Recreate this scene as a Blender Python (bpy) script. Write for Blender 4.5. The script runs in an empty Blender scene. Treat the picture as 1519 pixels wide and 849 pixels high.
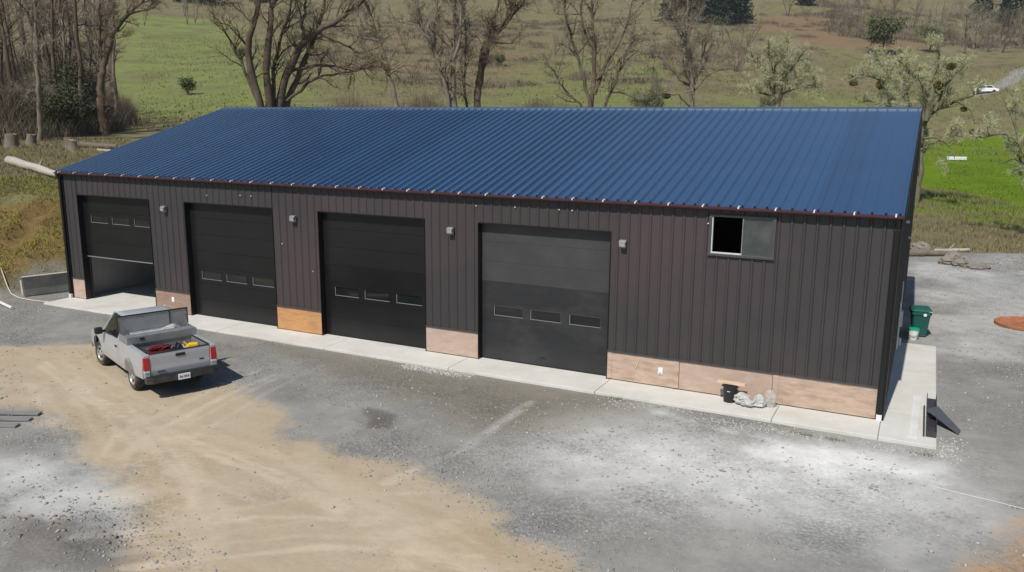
import bpy, bmesh, math, random
import numpy as np
from mathutils import Vector, Matrix
PI = math.pi
SC = bpy.context.scene
COL = SC.collection
# ------------------------------------------------------------------ camera
FPX, W0 = 1226.8, 1519.0
CAM = np.array([31.011, -21.614, 7.289]); YAW, PITCH, ROLL = 0.464, -0.199, 0.007
cd = bpy.data.cameras.new('camera'); cam = bpy.data.objects.new('camera', cd); COL.objects.link(cam)
cd.sensor_width = 36.0; cd.lens = FPX / W0 * 36.0; cd.clip_end = 3000; cd.clip_start = 0.1
_f = Vector((-math.sin(YAW)*math.cos(PITCH), math.cos(YAW)*math.cos(PITCH), math.sin(PITCH)))
_r = Vector((math.cos(YAW), math.sin(YAW), 0)); _u = _r.cross(_f)
_r2 = _r*math.cos(ROLL) + _u*math.sin(ROLL); _u2 = -_r*math.sin(ROLL) + _u*math.cos(ROLL)
M = Matrix((_r2, _u2, -_f)).transposed().to_4x4(); M.translation = Vector(CAM)
cam.matrix_world = M
SC.camera = cam
# ------------------------------------------------------------------ sky, sun, exposure
SUN_DIR = Vector((-0.045, -0.79, 1.0)).normalized()          # towards the sun
wd = bpy.data.worlds.new('World'); SC.world = wd; wd.use_nodes = True
nt = wd.node_tree; nt.nodes.clear()
sky = nt.nodes.new('ShaderNodeTexSky'); sky.sky_type = 'NISHITA'; sky.sun_disc = False
sky.sun_elevation = math.asin(SUN_DIR.z); sky.sun_rotation = math.atan2(SUN_DIR.x, SUN_DIR.y)
sky.air_density = 1.0; sky.dust_density = 0.35; sky.ozone_density = 1.5
bg = nt.nodes.new('ShaderNodeBackground'); bg.inputs[1].default_value = 0.085
out = nt.nodes.new('ShaderNodeOutputWorld')
nt.links.new(sky.outputs[0], bg.inputs[0]); nt.links.new(bg.outputs[0], out.inputs[0])
sl = bpy.data.lights.new('sun', 'SUN'); sl.energy = 4.7; sl.angle = math.radians(0.5); sl.color = (1.0, 0.95, 0.88)
so = bpy.data.objects.new('sun', sl); COL.objects.link(so)
so.rotation_euler = (-SUN_DIR).to_track_quat('-Z', 'Y').to_euler(); so.location = (0, -60, 80)
SC.view_settings.view_transform = 'Standard'; SC.view_settings.look = 'None'
SC.view_settings.exposure = 0.0; SC.view_settings.gamma = 1.0
RNG = random.Random(11); NR = np.random.default_rng(5)

# ------------------------------------------------------------------ materials
MAT = {}
def nodes(m):
    m.use_nodes = True; return m.node_tree
def mat(name, col, rough=0.6, metal=0.0, var=0.15, scale=6.0, bump=0.0, bscale=40.0, stretch=(1,1,1), spec=0.5, dirt=None, dirt_amt=0.35, dirt_scale=1.5, coat=0.0):
    """principled with noise-driven colour change, optional stains of another colour and fine relief"""
    m = bpy.data.materials.new(name); t = nodes(m); n, l = t.nodes, t.links
    b = n['Principled BSDF']
    b.inputs['Roughness'].default_value = rough; b.inputs['Metallic'].default_value = metal
    b.inputs['Specular IOR Level'].default_value = spec
    if coat: b.inputs['Coat Weight'].default_value = coat; b.inputs['Coat Roughness'].default_value = 0.08
    tc = n.new('ShaderNodeTexCoord'); mp = n.new('ShaderNodeMapping'); mp.inputs['Scale'].default_value = stretch
    l.new(tc.outputs['Object'], mp.inputs[0])
    nz = n.new('ShaderNodeTexNoise'); nz.inputs['Scale'].default_value = scale; nz.inputs['Detail'].default_value = 6; nz.inputs['Roughness'].default_value = .6
    l.new(mp.outputs[0], nz.inputs['Vector'])
    rp = n.new('ShaderNodeMapRange'); rp.inputs['From Min'].default_value = .25; rp.inputs['From Max'].default_value = .75
    rp.inputs['To Min'].default_value = 1-var; rp.inputs['To Max'].default_value = 1+var
    l.new(nz.outputs['Fac'], rp.inputs[0])
    mx = n.new('ShaderNodeVectorMath'); mx.operation = 'SCALE'; mx.inputs[0].default_value = col[:3]
    l.new(rp.outputs[0], mx.inputs['Scale'])
    src = mx.outputs[0]
    if dirt:
        n2 = n.new('ShaderNodeTexNoise'); n2.inputs['Scale'].default_value = dirt_scale; n2.inputs['Detail'].default_value = 8; n2.inputs['Roughness'].default_value = .65
        l.new(mp.outputs[0], n2.inputs['Vector'])
        r2 = n.new('ShaderNodeMapRange'); r2.inputs['From Min'].default_value = .48; r2.inputs['From Max'].default_value = .68
        r2.inputs['To Max'].default_value = dirt_amt; l.new(n2.outputs['Fac'], r2.inputs[0])
        mc = n.new('ShaderNodeMix'); mc.data_type = 'RGBA'
        l.new(r2.outputs[0], mc.inputs[0]); l.new(src, mc.inputs[6]); mc.inputs[7].default_value = (*dirt, 1)
        src = mc.outputs[2]
    l.new(src, b.inputs['Base Color'])
    if bump:
        n3 = n.new('ShaderNodeTexNoise'); n3.inputs['Scale'].default_value = bscale; n3.inputs['Detail'].default_value = 4
        l.new(mp.outputs[0], n3.inputs['Vector'])
        bp = n.new('ShaderNodeBump'); bp.inputs['Strength'].default_value = bump; bp.inputs['Distance'].default_value = .02
        l.new(n3.outputs['Fac'], bp.inputs['Height']); l.new(bp.outputs[0], b.inputs['Normal'])
    MAT[name] = m
    return m
mat('roof_paint', (.014, .056, .135), .17, .0, .14, .7, .07, 1.6, spec=.5, dirt=(.022,.052,.11), dirt_amt=.4, dirt_scale=.5, coat=1.0)
_b = MAT['roof_paint'].node_tree.nodes['Principled BSDF']; _b.inputs['IOR'].default_value = 2.7; _b.inputs['Coat IOR'].default_value = 2.3; _b.inputs['Coat Roughness'].default_value = .15
_t = MAT['roof_paint'].node_tree; _oi = _t.nodes.new('ShaderNodeObjectInfo'); _mr = _t.nodes.new('ShaderNodeMapRange'); _mr.inputs['To Min'].default_value = .86; _mr.inputs['To Max'].default_value = 1.12; _t.links.new(_oi.outputs['Random'], _mr.inputs[0])
_vm = _t.nodes.new('ShaderNodeVectorMath'); _vm.operation = 'SCALE'; _lk = _b.inputs['Base Color'].links[0].from_socket; _t.links.new(_lk, _vm.inputs[0]); _t.links.new(_mr.outputs[0], _vm.inputs['Scale']); _t.links.new(_vm.outputs[0], _b.inputs['Base Color'])
mat('wall_paint', (.046, .0425, .0430), .50, .0, .10, .8, .04, 2.5, spec=.35, dirt=(.072,.049,.053), dirt_amt=.75, dirt_scale=.13)
mat('trim_black', (.010, .010, .011), .35, .0, .1, 3, spec=.4)
mat('gutter_maroon', (.085, .032, .040), .38, .0, .2, 3, spec=.4)
mat('white_metal', (.66, .66, .65), .45, .0, .08, 5, dirt=(.35,.3,.25), dirt_amt=.3)
mat('door_steel_dim', (.0115, .0115, .012), .32, .0, .12, 1.2, .015, 30, (1,1,1.5), spec=.4)
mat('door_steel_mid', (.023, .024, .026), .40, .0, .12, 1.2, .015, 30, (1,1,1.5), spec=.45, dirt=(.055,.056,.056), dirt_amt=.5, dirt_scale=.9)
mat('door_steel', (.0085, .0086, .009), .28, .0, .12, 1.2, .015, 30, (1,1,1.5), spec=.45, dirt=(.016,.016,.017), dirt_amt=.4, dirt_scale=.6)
mat('door_steel_dusty_sheen', (.046, .046, .047), .48, .0, .12, 1.0, .015, 30, (1,1,1.5), spec=.45, dirt=(.062,.062,.062), dirt_amt=.6, dirt_scale=.5)  # dusty steel with the sky sheen of upper sections put into the colour
mat('door_frame_grey', (.22, .225, .225), .4, .0, .1, 5)
mat('glass_dark', (.012, .014, .015), .06, .0, .1, 2, spec=.7)
mat('glass_grey', (.05, .058, .058), .07, .0, .15, 2, spec=.6, dirt=(.12,.125,.12), dirt_amt=.5)
mat('window_frame', (.06, .06, .062), .35, .0, .1, 4, spec=.6)
mat('alu', (.55, .56, .56), .35, .6, .1, 6)
mat('ply_pale', (.46, .342, .262), .8, .0, .16, 2.2, .25, 30, (1,1,4), dirt=(.30,.20,.15), dirt_amt=.85, dirt_scale=1.9)
mat('ply_pink', (.425, .308, .242), .8, .0, .14, 1.6, .2, 30, (1,1,3), dirt=(.50,.40,.34), dirt_amt=.85, dirt_scale=1.9)
mat('ply_orange', (.50, .26, .10), .75, .0, .2, 2.5, .25, 30, (1,1,4), dirt=(.27,.17,.11), dirt_amt=.75, dirt_scale=1.3)
mat('ply_brown', (.27, .175, .13), .8, .0, .15, 2.5, .25, 30, (1,1,4), dirt=(.36,.26,.20), dirt_amt=.85, dirt_scale=1.9)
mat('concrete', (.565, .555, .515), .85, .0, .08, 1.3, .12, 60, dirt=(.47,.44,.385), dirt_amt=.7, dirt_scale=.55)
mat('concrete_old', (.20, .195, .18), .9, .0, .2, 2.0, .4, 40, dirt=(.34,.32,.28), dirt_amt=.5, dirt_scale=2)
mat('concrete_shaded', (.085, .083, .08), .9, .0, .2, 2.0, .4, 40, dirt=(.14,.13,.115), dirt_amt=.5, dirt_scale=2)
mat('concrete_pale', (.55, .50, .42), .9, .0, .12, 2.0, .3, 40)
mat('inner_wall', (.36, .36, .35), .85, .0, .08, 1, dirt=(.28,.28,.27), dirt_amt=.5)
mat('inner_dark', (.05, .05, .05), .9, .0, .1, 1)
mat('truck_paint', (.40, .415, .44), .32, .12, .05, 2.0, coat=.35, dirt=(.33,.31,.28), dirt_amt=.45, dirt_scale=1.1)
mat('truck_black', (.014, .014, .015), .5, .0, .1, 4)
mat('bumper_grey', (.028, .028, .029), .45, .0, .25, 5, dirt=(.10,.095,.085), dirt_amt=.5, dirt_scale=4)
mat('rubber', (.035, .034, .033), .85, .0, .15, 8, .3, 60, dirt=(.13,.11,.085), dirt_amt=.7, dirt_scale=5)
mat('rim_alloy', (.50, .49, .46), .4, .5, .15, 8, dirt=(.25,.2,.15), dirt_amt=.4, dirt_scale=6)
mat('lamp_red', (.42, .012, .018), .15, .0, .1, 4, spec=.6)
mat('lamp_housing', (.20, .20, .20), .5, .1, .2, 8)
mat('lamp_lens', (.34, .34, .33), .2, .0, .1, 4)
mat('lamp_clear', (.6, .6, .58), .15, .0, .1, 4, spec=.6)
mat('plate_white', (.70, .72, .74), .4, .0, .05, 4)
mat('plate_ink', (.05, .08, .2), .6, .0, .05, 4)
mat('box_alu', (.33, .34, .35), .42, .55, .15, 5, .25, 90, dirt=(.24,.23,.21), dirt_amt=.5, dirt_scale=3)
mat('bed_grey', (.21, .21, .205), .6, .2, .2, 4, dirt=(.12,.11,.1), dirt_amt=.5, dirt_scale=3)
mat('red_plastic', (.10, .006, .011), .5, .0, .2, 6)
mat('yellow_plastic', (.75, .45, .02), .5, .0, .15, 6)
mat('grey_stuff', (.42, .43, .44), .6, .0, .35, 9)
mat('bin_green', (.006, .085, .065), .45, .0, .12, 4, dirt=(.06,.11,.09), dirt_amt=.4)
mat('lid_green', (.0, .32, .15), .45, .0, .08, 4)
mat('bucket_white', (.74, .75, .73), .4, .0, .06, 4)
mat('bin_black', (.014, .014, .015), .45, .0, .15, 5)
mat('plank', (.62, .45, .33), .75, .0, .15, 4, .15, 40, (1,8,8))
mat('bag_white', (.42, .42, .40), .55, .0, .25, 14, .3, 30, dirt=(.25,.24,.22), dirt_amt=.7, dirt_scale=8)
mat('paper_print', (.60, .60, .57), .6, .0, .3, 20, dirt=(.06,.06,.06), dirt_amt=.9, dirt_scale=22)
mat('plastic_film', (.55, .53, .50), .3, .0, .1, 8)
MAT['plastic_film'].node_tree.nodes['Principled BSDF'].inputs['Alpha'].default_value = .45
mat('steel_purple', (.050, .046, .058), .42, .3, .15, 4, dirt=(.10,.095,.10), dirt_amt=.4, dirt_scale=3)
mat('sheet_grey', (.12, .12, .125), .4, .4, .15, 4)
mat('rust', (.34, .125, .055), .85, .0, .25, 3, .4, 30, dirt=(.40,.19,.10), dirt_amt=.6, dirt_scale=3)
mat('rock', (.21, .185, .155), .9, .0, .3, 4, .6, 12, dirt=(.14,.11,.085), dirt_amt=.7, dirt_scale=3)
mat('stone_grey', (.25, .247, .237), .9, .0, .35, 3)
mat('stone_pale', (.40, .39, .365), .9, .0, .25, 3)
mat('old_log', (.165, .135, .10), .9, .0, .25, 3, .6, 12, (1,5,5), dirt=(.10,.078,.056), dirt_amt=.8, dirt_scale=2)
mat('bleached_log', (.40, .37, .32), .9, .0, .2, 3, .4, 12, (1,5,5), dirt=(.22,.19,.15), dirt_amt=.7, dirt_scale=.8)
mat('cut_wood', (.30, .24, .16), .85, .0, .2, 6)
mat('old_plank', (.20, .195, .19), .85, .0, .25, 3, .3, 30, (1,8,8))
mat('rope', (.55, .47, .36), .9, .0, .15, 20)
mat('string', (.70, .68, .62), .9, .0, .1, 20)
mat('bark_dark', (.088, .060, .040), .95, .0, .35, 2.5, .7, 9, (1,1,.35), dirt=(.21,.185,.135), dirt_amt=.6, dirt_scale=1.4)
mat('bark_pale', (.19, .155, .118), .95, .0, .3, 2.5, .6, 9, (1,1,.35), dirt=(.065,.05,.038), dirt_amt=.85, dirt_scale=1.2)
mat('bark_mossy', (.13, .12, .072), .95, .0, .35, 2.5, .6, 9, (1,1,.4), dirt=(.06,.05,.04), dirt_amt=.7, dirt_scale=1.5)
mat('twig_brown', (.19, .14, .092), .95, .0, .3, 1.2)
mat('twig_grey', (.265, .222, .168), .95, .0, .35, 1.2)
mat('twig_lichen', (.42, .415, .28), .95, .0, .35, 1.2, dirt=(.27,.26,.14), dirt_amt=.6, dirt_scale=.9)
mat('lichen', (.40, .42, .205), .95, .0, .35, 1.5, dirt=(.32,.34,.14), dirt_amt=.8, dirt_scale=.7)
mat('mistletoe', (.115, .105, .030), .9, .0, .4, 3)
mat('brush', (.15, .118, .080), .95, .0, .4, .25, dirt=(.145,.125,.085), dirt_amt=.7, dirt_scale=.12)
mat('ivy', (.06, .085, .022), .9, .0, .4, .6)
mat('conifer', (.020, .034, .020), .9, .0, .35, .5)
mat('thicket_green', (.062, .070, .030), .9, .0, .4, .8, dirt=(.075,.06,.04), dirt_amt=.8, dirt_scale=.5)
mat('evergreen', (.105, .122, .048), .9, .0, .35, .8)
mat('grass_dry', (.20, .165, .085), .95, .0, .35, .5, dirt=(.125,.12,.05), dirt_amt=.85, dirt_scale=.3)
mat('grass_hill', (.155, .165, .058), .95, .0, .4, .05, dirt=(.175,.14,.075), dirt_amt=.9, dirt_scale=.035)
mat('grass_bank', (.215, .215, .036), .95, .0, .4, .6, dirt=(.29,.215,.065), dirt_amt=.85, dirt_scale=.35)
mat('grass_green', (.115, .18, .010), .95, .0, .3, .3, dirt=(.085,.115,.010), dirt_amt=.6, dirt_scale=.12)
mat('weed', (.13, .16, .04), .9, .0, .3, 3)
mat('car_white', (.80, .80, .80), .3, .0, .03, 3)

# ------------------------------------------------------------------ mesh helpers
class MB:
    def __init__(s): s.v = []; s.f = []
    def add(s, vs, fs):
        o = len(s.v); s.v += [tuple(p) for p in vs]; s.f += [tuple(i+o for i in f) for f in fs]; return s
    def box(s, x0, x1, y0, y1, z0, z1):
        return s.add([(x0,y0,z0),(x1,y0,z0),(x1,y1,z0),(x0,y1,z0),(x0,y0,z1),(x1,y0,z1),(x1,y1,z1),(x0,y1,z1)],
                     [(0,3,2,1),(4,5,6,7),(0,1,5,4),(1,2,6,5),(2,3,7,6),(3,0,4,7)])
    def prism(s, poly, a, b, axis='y'):
        """polygon (2D) extruded from a to b along axis: y -> (x,z), x -> (y,z), z -> (x,y)"""
        n = len(poly)
        def P(p, t): return {'y': (p[0], t, p[1]), 'x': (t, p[0], p[1]), 'z': (p[0], p[1], t)}[axis]
        vs = [P(p, a) for p in poly] + [P(p, b) for p in poly]
        fs = [tuple(range(n)), tuple(range(2*n-1, n-1, -1))] + [(i, i+n, (i+1) % n+n, (i+1) % n) for i in range(n)]
        return s.add(vs, fs)
    def lathe(s, prof, n=20, c=(0,0,0), axis='z', cap=True):
        vs = []; fs = []
        for r, h in prof:
            for k in range(n):
                a = 2*PI*k/n; x, y = r*math.cos(a), r*math.sin(a)
                p = {'z': (x, y, h), 'y': (x, h, y), 'x': (h, x, y)}[axis]
                vs.append((p[0]+c[0], p[1]+c[1], p[2]+c[2]))
        m = len(prof)
        for j in range(m-1):
            for k in range(n):
                fs.append((j*n+k, j*n+(k+1) % n, (j+1)*n+(k+1) % n, (j+1)*n+k))
        if cap: fs.append(tuple(range(n-1, -1, -1))); fs.append(tuple((m-1)*n+k for k in range(n)))
        return s.add(vs, fs)
    def tube(s, pts, rad, n=6):
        pts = [Vector(p) for p in pts]
        if not hasattr(rad, '__len__'): rad = [rad]*len(pts)
        vs = []; fs = []; up = Vector((0.13, 0.27, 1)).normalized()
        for i, p in enumerate(pts):
            t = (pts[min(i+1, len(pts)-1)]-pts[max(i-1, 0)]).normalized()
            a = t.cross(up)
            if a.length < .05: a = t.cross(Vector((1, 0, 0)))
            a.normalize(); b = t.cross(a)
            for k in range(n):
                q = 2*PI*k/n; vs.append(p+(a*math.cos(q)+b*math.sin(q))*rad[i])
        for j in range(len(pts)-1):
            for k in range(n): fs.append((j*n+k, j*n+(k+1) % n, (j+1)*n+(k+1) % n, (j+1)*n+k))
        fs.append(tuple(range(n-1, -1, -1))); fs.append(tuple((len(pts)-1)*n+k for k in range(n)))
        return s.add(vs, fs)
    def build(s, name, m, parent=None, smooth=False, bevel=0.0, seg=2, angle=35):
        me = bpy.data.meshes.new(name); me.from_pydata(s.v, [], s.f); me.validate(); me.update()
        bm = bmesh.new(); bm.from_mesh(me); bmesh.ops.recalc_face_normals(bm, faces=bm.faces); bm.to_mesh(me); bm.free()
        me.materials.append(MAT[m])
        o = bpy.data.objects.new(name, me); COL.objects.link(o)
        if parent: o.parent = parent
        if bevel:
            d = o.modifiers.new('bevel', 'BEVEL'); d.width = bevel; d.segments = seg; d.limit_method = 'ANGLE'; d.angle_limit = math.radians(angle)
        if smooth:
            for p in me.polygons: p.use_smooth = True
            try: me.set_sharp_from_angle(angle=math.radians(38))
            except Exception: pass
        return o
def fast_mesh(name, V, F, m, parent=None, smooth=False):
    """V (n,3) array; F list of (k, 3|4) arrays"""
    me = bpy.data.meshes.new(name); V = np.asarray(V, np.float32)
    me.vertices.add(len(V)); me.vertices.foreach_set('co', V.ravel())
    loops = np.concatenate([np.asarray(f).ravel() for f in F]).astype(np.int32)
    sizes = np.concatenate([np.full(len(f), np.asarray(f).shape[1]) for f in F]).astype(np.int32)
    st = np.concatenate([[0], np.cumsum(sizes)[:-1]]).astype(np.int32)
    me.loops.add(len(loops)); me.loops.foreach_set('vertex_index', loops)
    me.polygons.add(len(sizes)); me.polygons.foreach_set('loop_start', st)
    try: me.polygons.foreach_set('loop_total', sizes)
    except Exception: pass
    if smooth: me.polygons.foreach_set('use_smooth', np.ones(len(sizes), bool))
    me.update(calc_edges=True); me.validate()
    if m: me.materials.append(MAT[m] if isinstance(m, str) else m)
    o = bpy.data.objects.new(name, me); COL.objects.link(o)
    if parent: o.parent = parent
    return o
def thing(name, label, cat, loc=(0,0,0), rz=0.0, group=None):
    o = bpy.data.objects.new(name, None); COL.objects.link(o); o.empty_display_size = .3
    o.location = loc; o.rotation_euler = (0, 0, rz); o['label'] = label; o['category'] = cat
    if group: o['group'] = group
    return o
def tag(o, label, cat, group=None):
    o['label'] = label; o['category'] = cat
    if group: o['group'] = group
    return o
def kind(o, k, label=None):
    o['kind'] = k
    if label: o['label'] = label
    return o
def copy_of(o, parent=None, loc=None):
    c = o.copy(); COL.objects.link(c)
    if parent: c.parent = parent
    if loc is not None: c.location = loc
    return c
def copy_tree(o, parent=None):
    c = o.copy(); COL.objects.link(c); c.parent = parent
    for ch in list(o.children): copy_tree(ch, c)
    return c

# ------------------------------------------------------------------ numpy noise
def _h(ix, iy, s):
    n = (ix*374761393 + iy*668265263 + s*1442695041) & 0xffffffff
    n = ((n ^ (n >> 13))*1274126177) & 0xffffffff
    return ((n ^ (n >> 16)) & 0xffff)/65535.0
def vnoise(x, y, s=0):
    ix = np.floor(x).astype(np.int64); iy = np.floor(y).astype(np.int64); fx = x-ix; fy = y-iy
    fx = fx*fx*(3-2*fx); fy = fy*fy*(3-2*fy)
    return (_h(ix,iy,s)*(1-fx)+_h(ix+1,iy,s)*fx)*(1-fy)+(_h(ix,iy+1,s)*(1-fx)+_h(ix+1,iy+1,s)*fx)*fy
def fbm(x, y, s=0, o=4):
    a = 0; w = .5; t = 0
    for k in range(o): a = a+w*vnoise(x*2**k+k*17.3, y*2**k-k*9.1, s+k); t += w; w *= .5
    return a/t-.5
def sstep(a, b, x):
    t = np.clip((x-a)/(b-a), 0, 1); return t*t*(3-2*t)
def sdf(x, y, poly):
    """signed distance, negative inside"""
    P = np.array(poly, float); d = np.full(x.shape, 1e9); ins = np.zeros(x.shape, bool)
    for i in range(len(P)):
        a = P[i]; b = P[(i+1) % len(P)]; e = b-a
        t = np.clip(((x-a[0])*e[0]+(y-a[1])*e[1])/(e@e), 0, 1)
        d = np.minimum(d, np.hypot(x-a[0]-t*e[0], y-a[1]-t*e[1]))
        c = (a[1] > y) != (b[1] > y)
        ins ^= c & (x < (b[0]-a[0])*(y-a[1])/((b[1]-a[1]) if b[1] != a[1] else 1e-9)+a[0])
    return np.where(ins, -d, d)
def seg(x, y, pts):
    P = np.array(pts, float); d = np.full(x.shape, 1e9)
    for a, b in zip(P[:-1], P[1:]):
        e = b-a; t = np.clip(((x-a[0])*e[0]+(y-a[1])*e[1])/(e@e), 0, 1)
        d = np.minimum(d, np.hypot(x-a[0]-t*e[0], y-a[1]-t*e[1]))
    return d

# ------------------------------------------------------------------ terrain
CP = [(-5.7,-5.8,.77),(-12.9,-2.2,3.4),(-23.7,3,4.7),(-41.9,11.3,5.3),(-69.1,23.9,6.6),(-114,45,11),(-178,75,21),(-286,127,43),(-438,203,87),
(-3.5,.5,.6),(-6.4,2.5,1.8),(-10.1,5.1,3.46),(-17.5,10.1,4.17),(-31.7,19.6,5.06),(-48.3,30.7,5.9),(-77.4,50.1,7.9),(-135,89.4,17),(-259,174,45),(-398,272,93),
(-15.8,19,3.8),(-36.8,37.6,5.85),(-66.7,64.1,9),(-119,110.7,18.5),(-186,170.7,33.8),(-238,217.6,48.4),(-356,325,96),
(-9.4,25.4,3.2),(-17.8,35.3,4.6),(-40.5,62,8.1),(-66.4,92.5,12.3),(-131,169,26.9),(-215,268,53.7),(-323,399,106),
(.5,27.7,2.2),(-11,46.5,4.8),(-26.7,72,8.2),(-47.7,106,12.6),(-89.6,174,24.3),(-142,259,44),(-205,362,72),(-283,490,118),
(8.1,33.8,2.0),(-1.5,56.9,4.6),(-15,89.2,8.9),(-42,153.8,17.2),(-73,227.6,31.6),(-108,310.6,49.2),(-154,421,79),(-201,532,115),
(16.6,38.7,1.6),(11.1,61,3.4),(2.8,95,7.6),(-11.7,153.2,15.3),(-31.2,230.8,28.6),(-50.8,308,43.9),(-78,415,72),(-115,560,113),
(24.9,38.1,.9),(22.2,62.9,2.0),(18.3,97.7,5.0),(12.7,147.4,12.1),(5.6,207,21.5),(-2.7,276.5,34.4),(-15,376,56),(-35,534,99),
(32.2,44.4,.45),(32.4,73.4,1.03),(32.5,108.4,2.7),(32.4,138.4,6.35),(32,178.4,13.1),(31.5,238.4,22.8),(30.8,318,36.9),(29.4,428,60),(26.8,578,97.6),
(37.1,44.1,0),(39.3,73,1),(41.9,107.9,3.1),(44.2,142.9,7.6),(46.3,177.8,14.3),(50.1,237.7,23.2),(55.1,317.5,35.9),(61.5,427,58.3),(69.5,577,94.5),
(46.8,42.5,.4),(53.3,70.7,1.5),(61,105,3.7),(68.4,139,7.7),(75.5,173,13.8),(88,232,22),(105,310,33.5),(127,418,54),(157,565,87),
(0,0,0),(0,18,.2),(15,20,.1),(30,20,0),(30,0,0),(45,0,0),(45,20,0),(15,-15,0),(30,-15,0),(45,-20,0),(0,-15,0),(0,-40,0),(30,-45,0),(60,-40,0),(80,0,0),(90,40,1),
(-20,-25,2),(-60,-30,4),(-150,-40,10),(-350,-60,30),(30,-150,-2),(150,-100,0),(200,60,8),(-100,-200,3),(350,0,15),(300,300,50),(350,-300,0),(-400,-350,20),(0,-400,-3)]
CPA = np.array(CP, float)
def _phi(r2): return np.where(r2 > 1e-9, .5*r2*np.log(np.maximum(r2, 1e-9)), 0)
_S = 100.0
def _tps():
    X = CPA[:, :2]/_S; n = len(X); d2 = ((X[:, None]-X[None])**2).sum(2)
    A = np.zeros((n+3, n+3)); A[:n, :n] = _phi(d2)+np.eye(n)*2e-4; A[:n, n] = 1; A[:n, n+1:] = X; A[n, :n] = 1; A[n+1:, :n] = X.T
    return np.linalg.solve(A, np.concatenate([CPA[:, 2], np.zeros(3)]))
_W = _tps()
def tps(x, y):
    x = np.asarray(x, float)/_S; y = np.asarray(y, float)/_S; n = len(CPA)
    z = _W[n]+_W[n+1]*x+_W[n+2]*y
    for i in range(n):
        z = z+_W[i]*_phi((x-CPA[i,0]/_S)**2+(y-CPA[i,1]/_S)**2)
    return z
PAD = [(-2.3,0.2),(-1.6,-1.2),(-3.6,-4),(-14,-16),(-30,-60),(90,-60),(80,26),(44,28),(37,31.5),(34,30.5),(29,29),(24,26),(14,22),(0,20.5),(-2.3,19)]
def scarp(x, y):
    """distance uphill of the slumped edge in the left bank, and how far along it one is"""
    xl = np.interp(y, [.6, 1.2, 2.2, 3.0, 4.3, 5.0, 5.9, 7.5, 9], [-5.9, -6.2, -6.9, -7.4, -8.4, -8.6, -8.3, -8.0, -7.6])+.9*fbm(y*.9, y*.1, 47, 3)
    return xl-x, sstep(.9, 1.9, y)*sstep(9, 7, y)
def terrain(x, y):
    x = np.asarray(x, float); y = np.asarray(y, float)
    s = sdf(x, y, PAD); m = sstep(0, 2.6, s)
    far = np.hypot(x-15, y-5)
    z0 = -.085+.03*sstep(20, 8, x)*sstep(-6, -1, y)+.035*fbm(x*.35, y*.35, 3, 3)+.018*fbm(x*1.7, y*1.7, 9, 3)
    z0 = z0+.42*np.exp(-(((x-36)/3.2)**2+((y-30.2)/1.5)**2))+.10*fbm(x*.9, y*.9, 5, 2)*np.exp(-(((x-35)/4)**2+((y-28)/4)**2))
    mudm = np.exp(-(((x-17.9)/1.6)**2+((y+13)/.8)**2)); z0 = z0+mudm*(.10+.25*fbm(x*1.6, y*1.6, 8, 3))
    z1 = tps(x, y)
    z1 = z1+.25*fbm(x*.22, y*.22, 21, 4)*sstep(0, 8, s)+sstep(40, 130, far)*3.0*fbm(x*.018, y*.018, 31, 4)*1.0
    bank = sstep(-16, -8, x)*sstep(24, 8, y)*sstep(0, 1.5, s)
    z1 = z1+bank*.7*np.abs(fbm(x*.55+7, y*.55, 41, 4))*1.6
    sf, sw = scarp(x, y); z1 = z1+sw*np.where(sf > 0, .16*np.exp(-(sf/1.2)**2), -.34*np.exp(-(sf/1.3)**2))
    z1 = np.maximum(z1, -.6)
    return z0*(1-m)+z1*m
def tz(x, y): return float(terrain(np.array([x]), np.array([y]))[0])
def axis_coords(parts, lo, hi, g=1.055):
    """parts: list of (start, end, step) contiguous; grows outward to lo / hi"""
    c = []
    for a, b, st in parts: c += list(np.arange(a, b-1e-6, st))
    c.append(parts[-1][1]); L = []; st = parts[0][2]; x = parts[0][0]
    while x > lo: st *= g; x -= st; L.append(x)
    st = parts[-1][2]; x = parts[-1][1]; R_ = []
    while x < hi: st *= g; x += st; R_.append(x)
    return np.array(L[::-1]+c+R_)
GX = axis_coords([(-14, 3, .25), (3, 34, .1), (34, 42, .25)], -620, 520)
GY = axis_coords([(-15, 0, .1), (0, 32, .3), (32, 60, .45)], -420, 720, 1.035)
gx, gy = np.meshgrid(GX, GY); gxf, gyf = gx.ravel(), gy.ravel()
gz = terrain(gxf, gyf)
nx, ny = len(GX), len(GY); ii = np.arange(nx*ny).reshape(ny, nx)
quads = np.stack([ii[:-1,:-1], ii[:-1,1:], ii[1:,1:], ii[1:,:-1]], -1).reshape(-1, 4)
# ---- zones of the ground
N1 = fbm(gxf*.6, gyf*.6, 51, 5); N2 = fbm(gxf*.15, gyf*.15, 61, 5); N3 = fbm(gxf*2.2, gyf*2.2, 71, 4)
far = np.hypot(gxf-15, gyf-5); spad = sdf(gxf, gyf, PAD)
def zone(poly, w, amp=.8): return sstep(w, -w, sdf(gxf, gyf, poly)+amp*(N1*1.6+N3*.6))
dirt = zone([(.46,-7.75),(4.28,-5.7),(7.04,-4.31),(9.87,-5.54),(12.31,-6.4),(13.49,-6.3),(13.96,-5.53),(16.04,-6.29),(18.16,-7.6),(19.86,-7.46),(21.4,-7.58),(23.19,-8.31),(24.57,-8.66),(26.19,-9.58),(27.2,-10.6),(26.1,-13),(22,-16.5),(19.6,-13.2),(18.7,-12.6),(17.3,-11.7),(16.1,-10.9),(13.3,-10.0),(11.2,-9.1),(9.91,-9.6),(6.85,-10.85)], .7, .9)
dust = .66*zone([(23.4,-6.2),(24.2,-3.4),(26,-2.6),(31.9,-2.2),(32.4,-4.6),(30.4,-6.2),(26,-7.0)], 1.9, .35)
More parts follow.
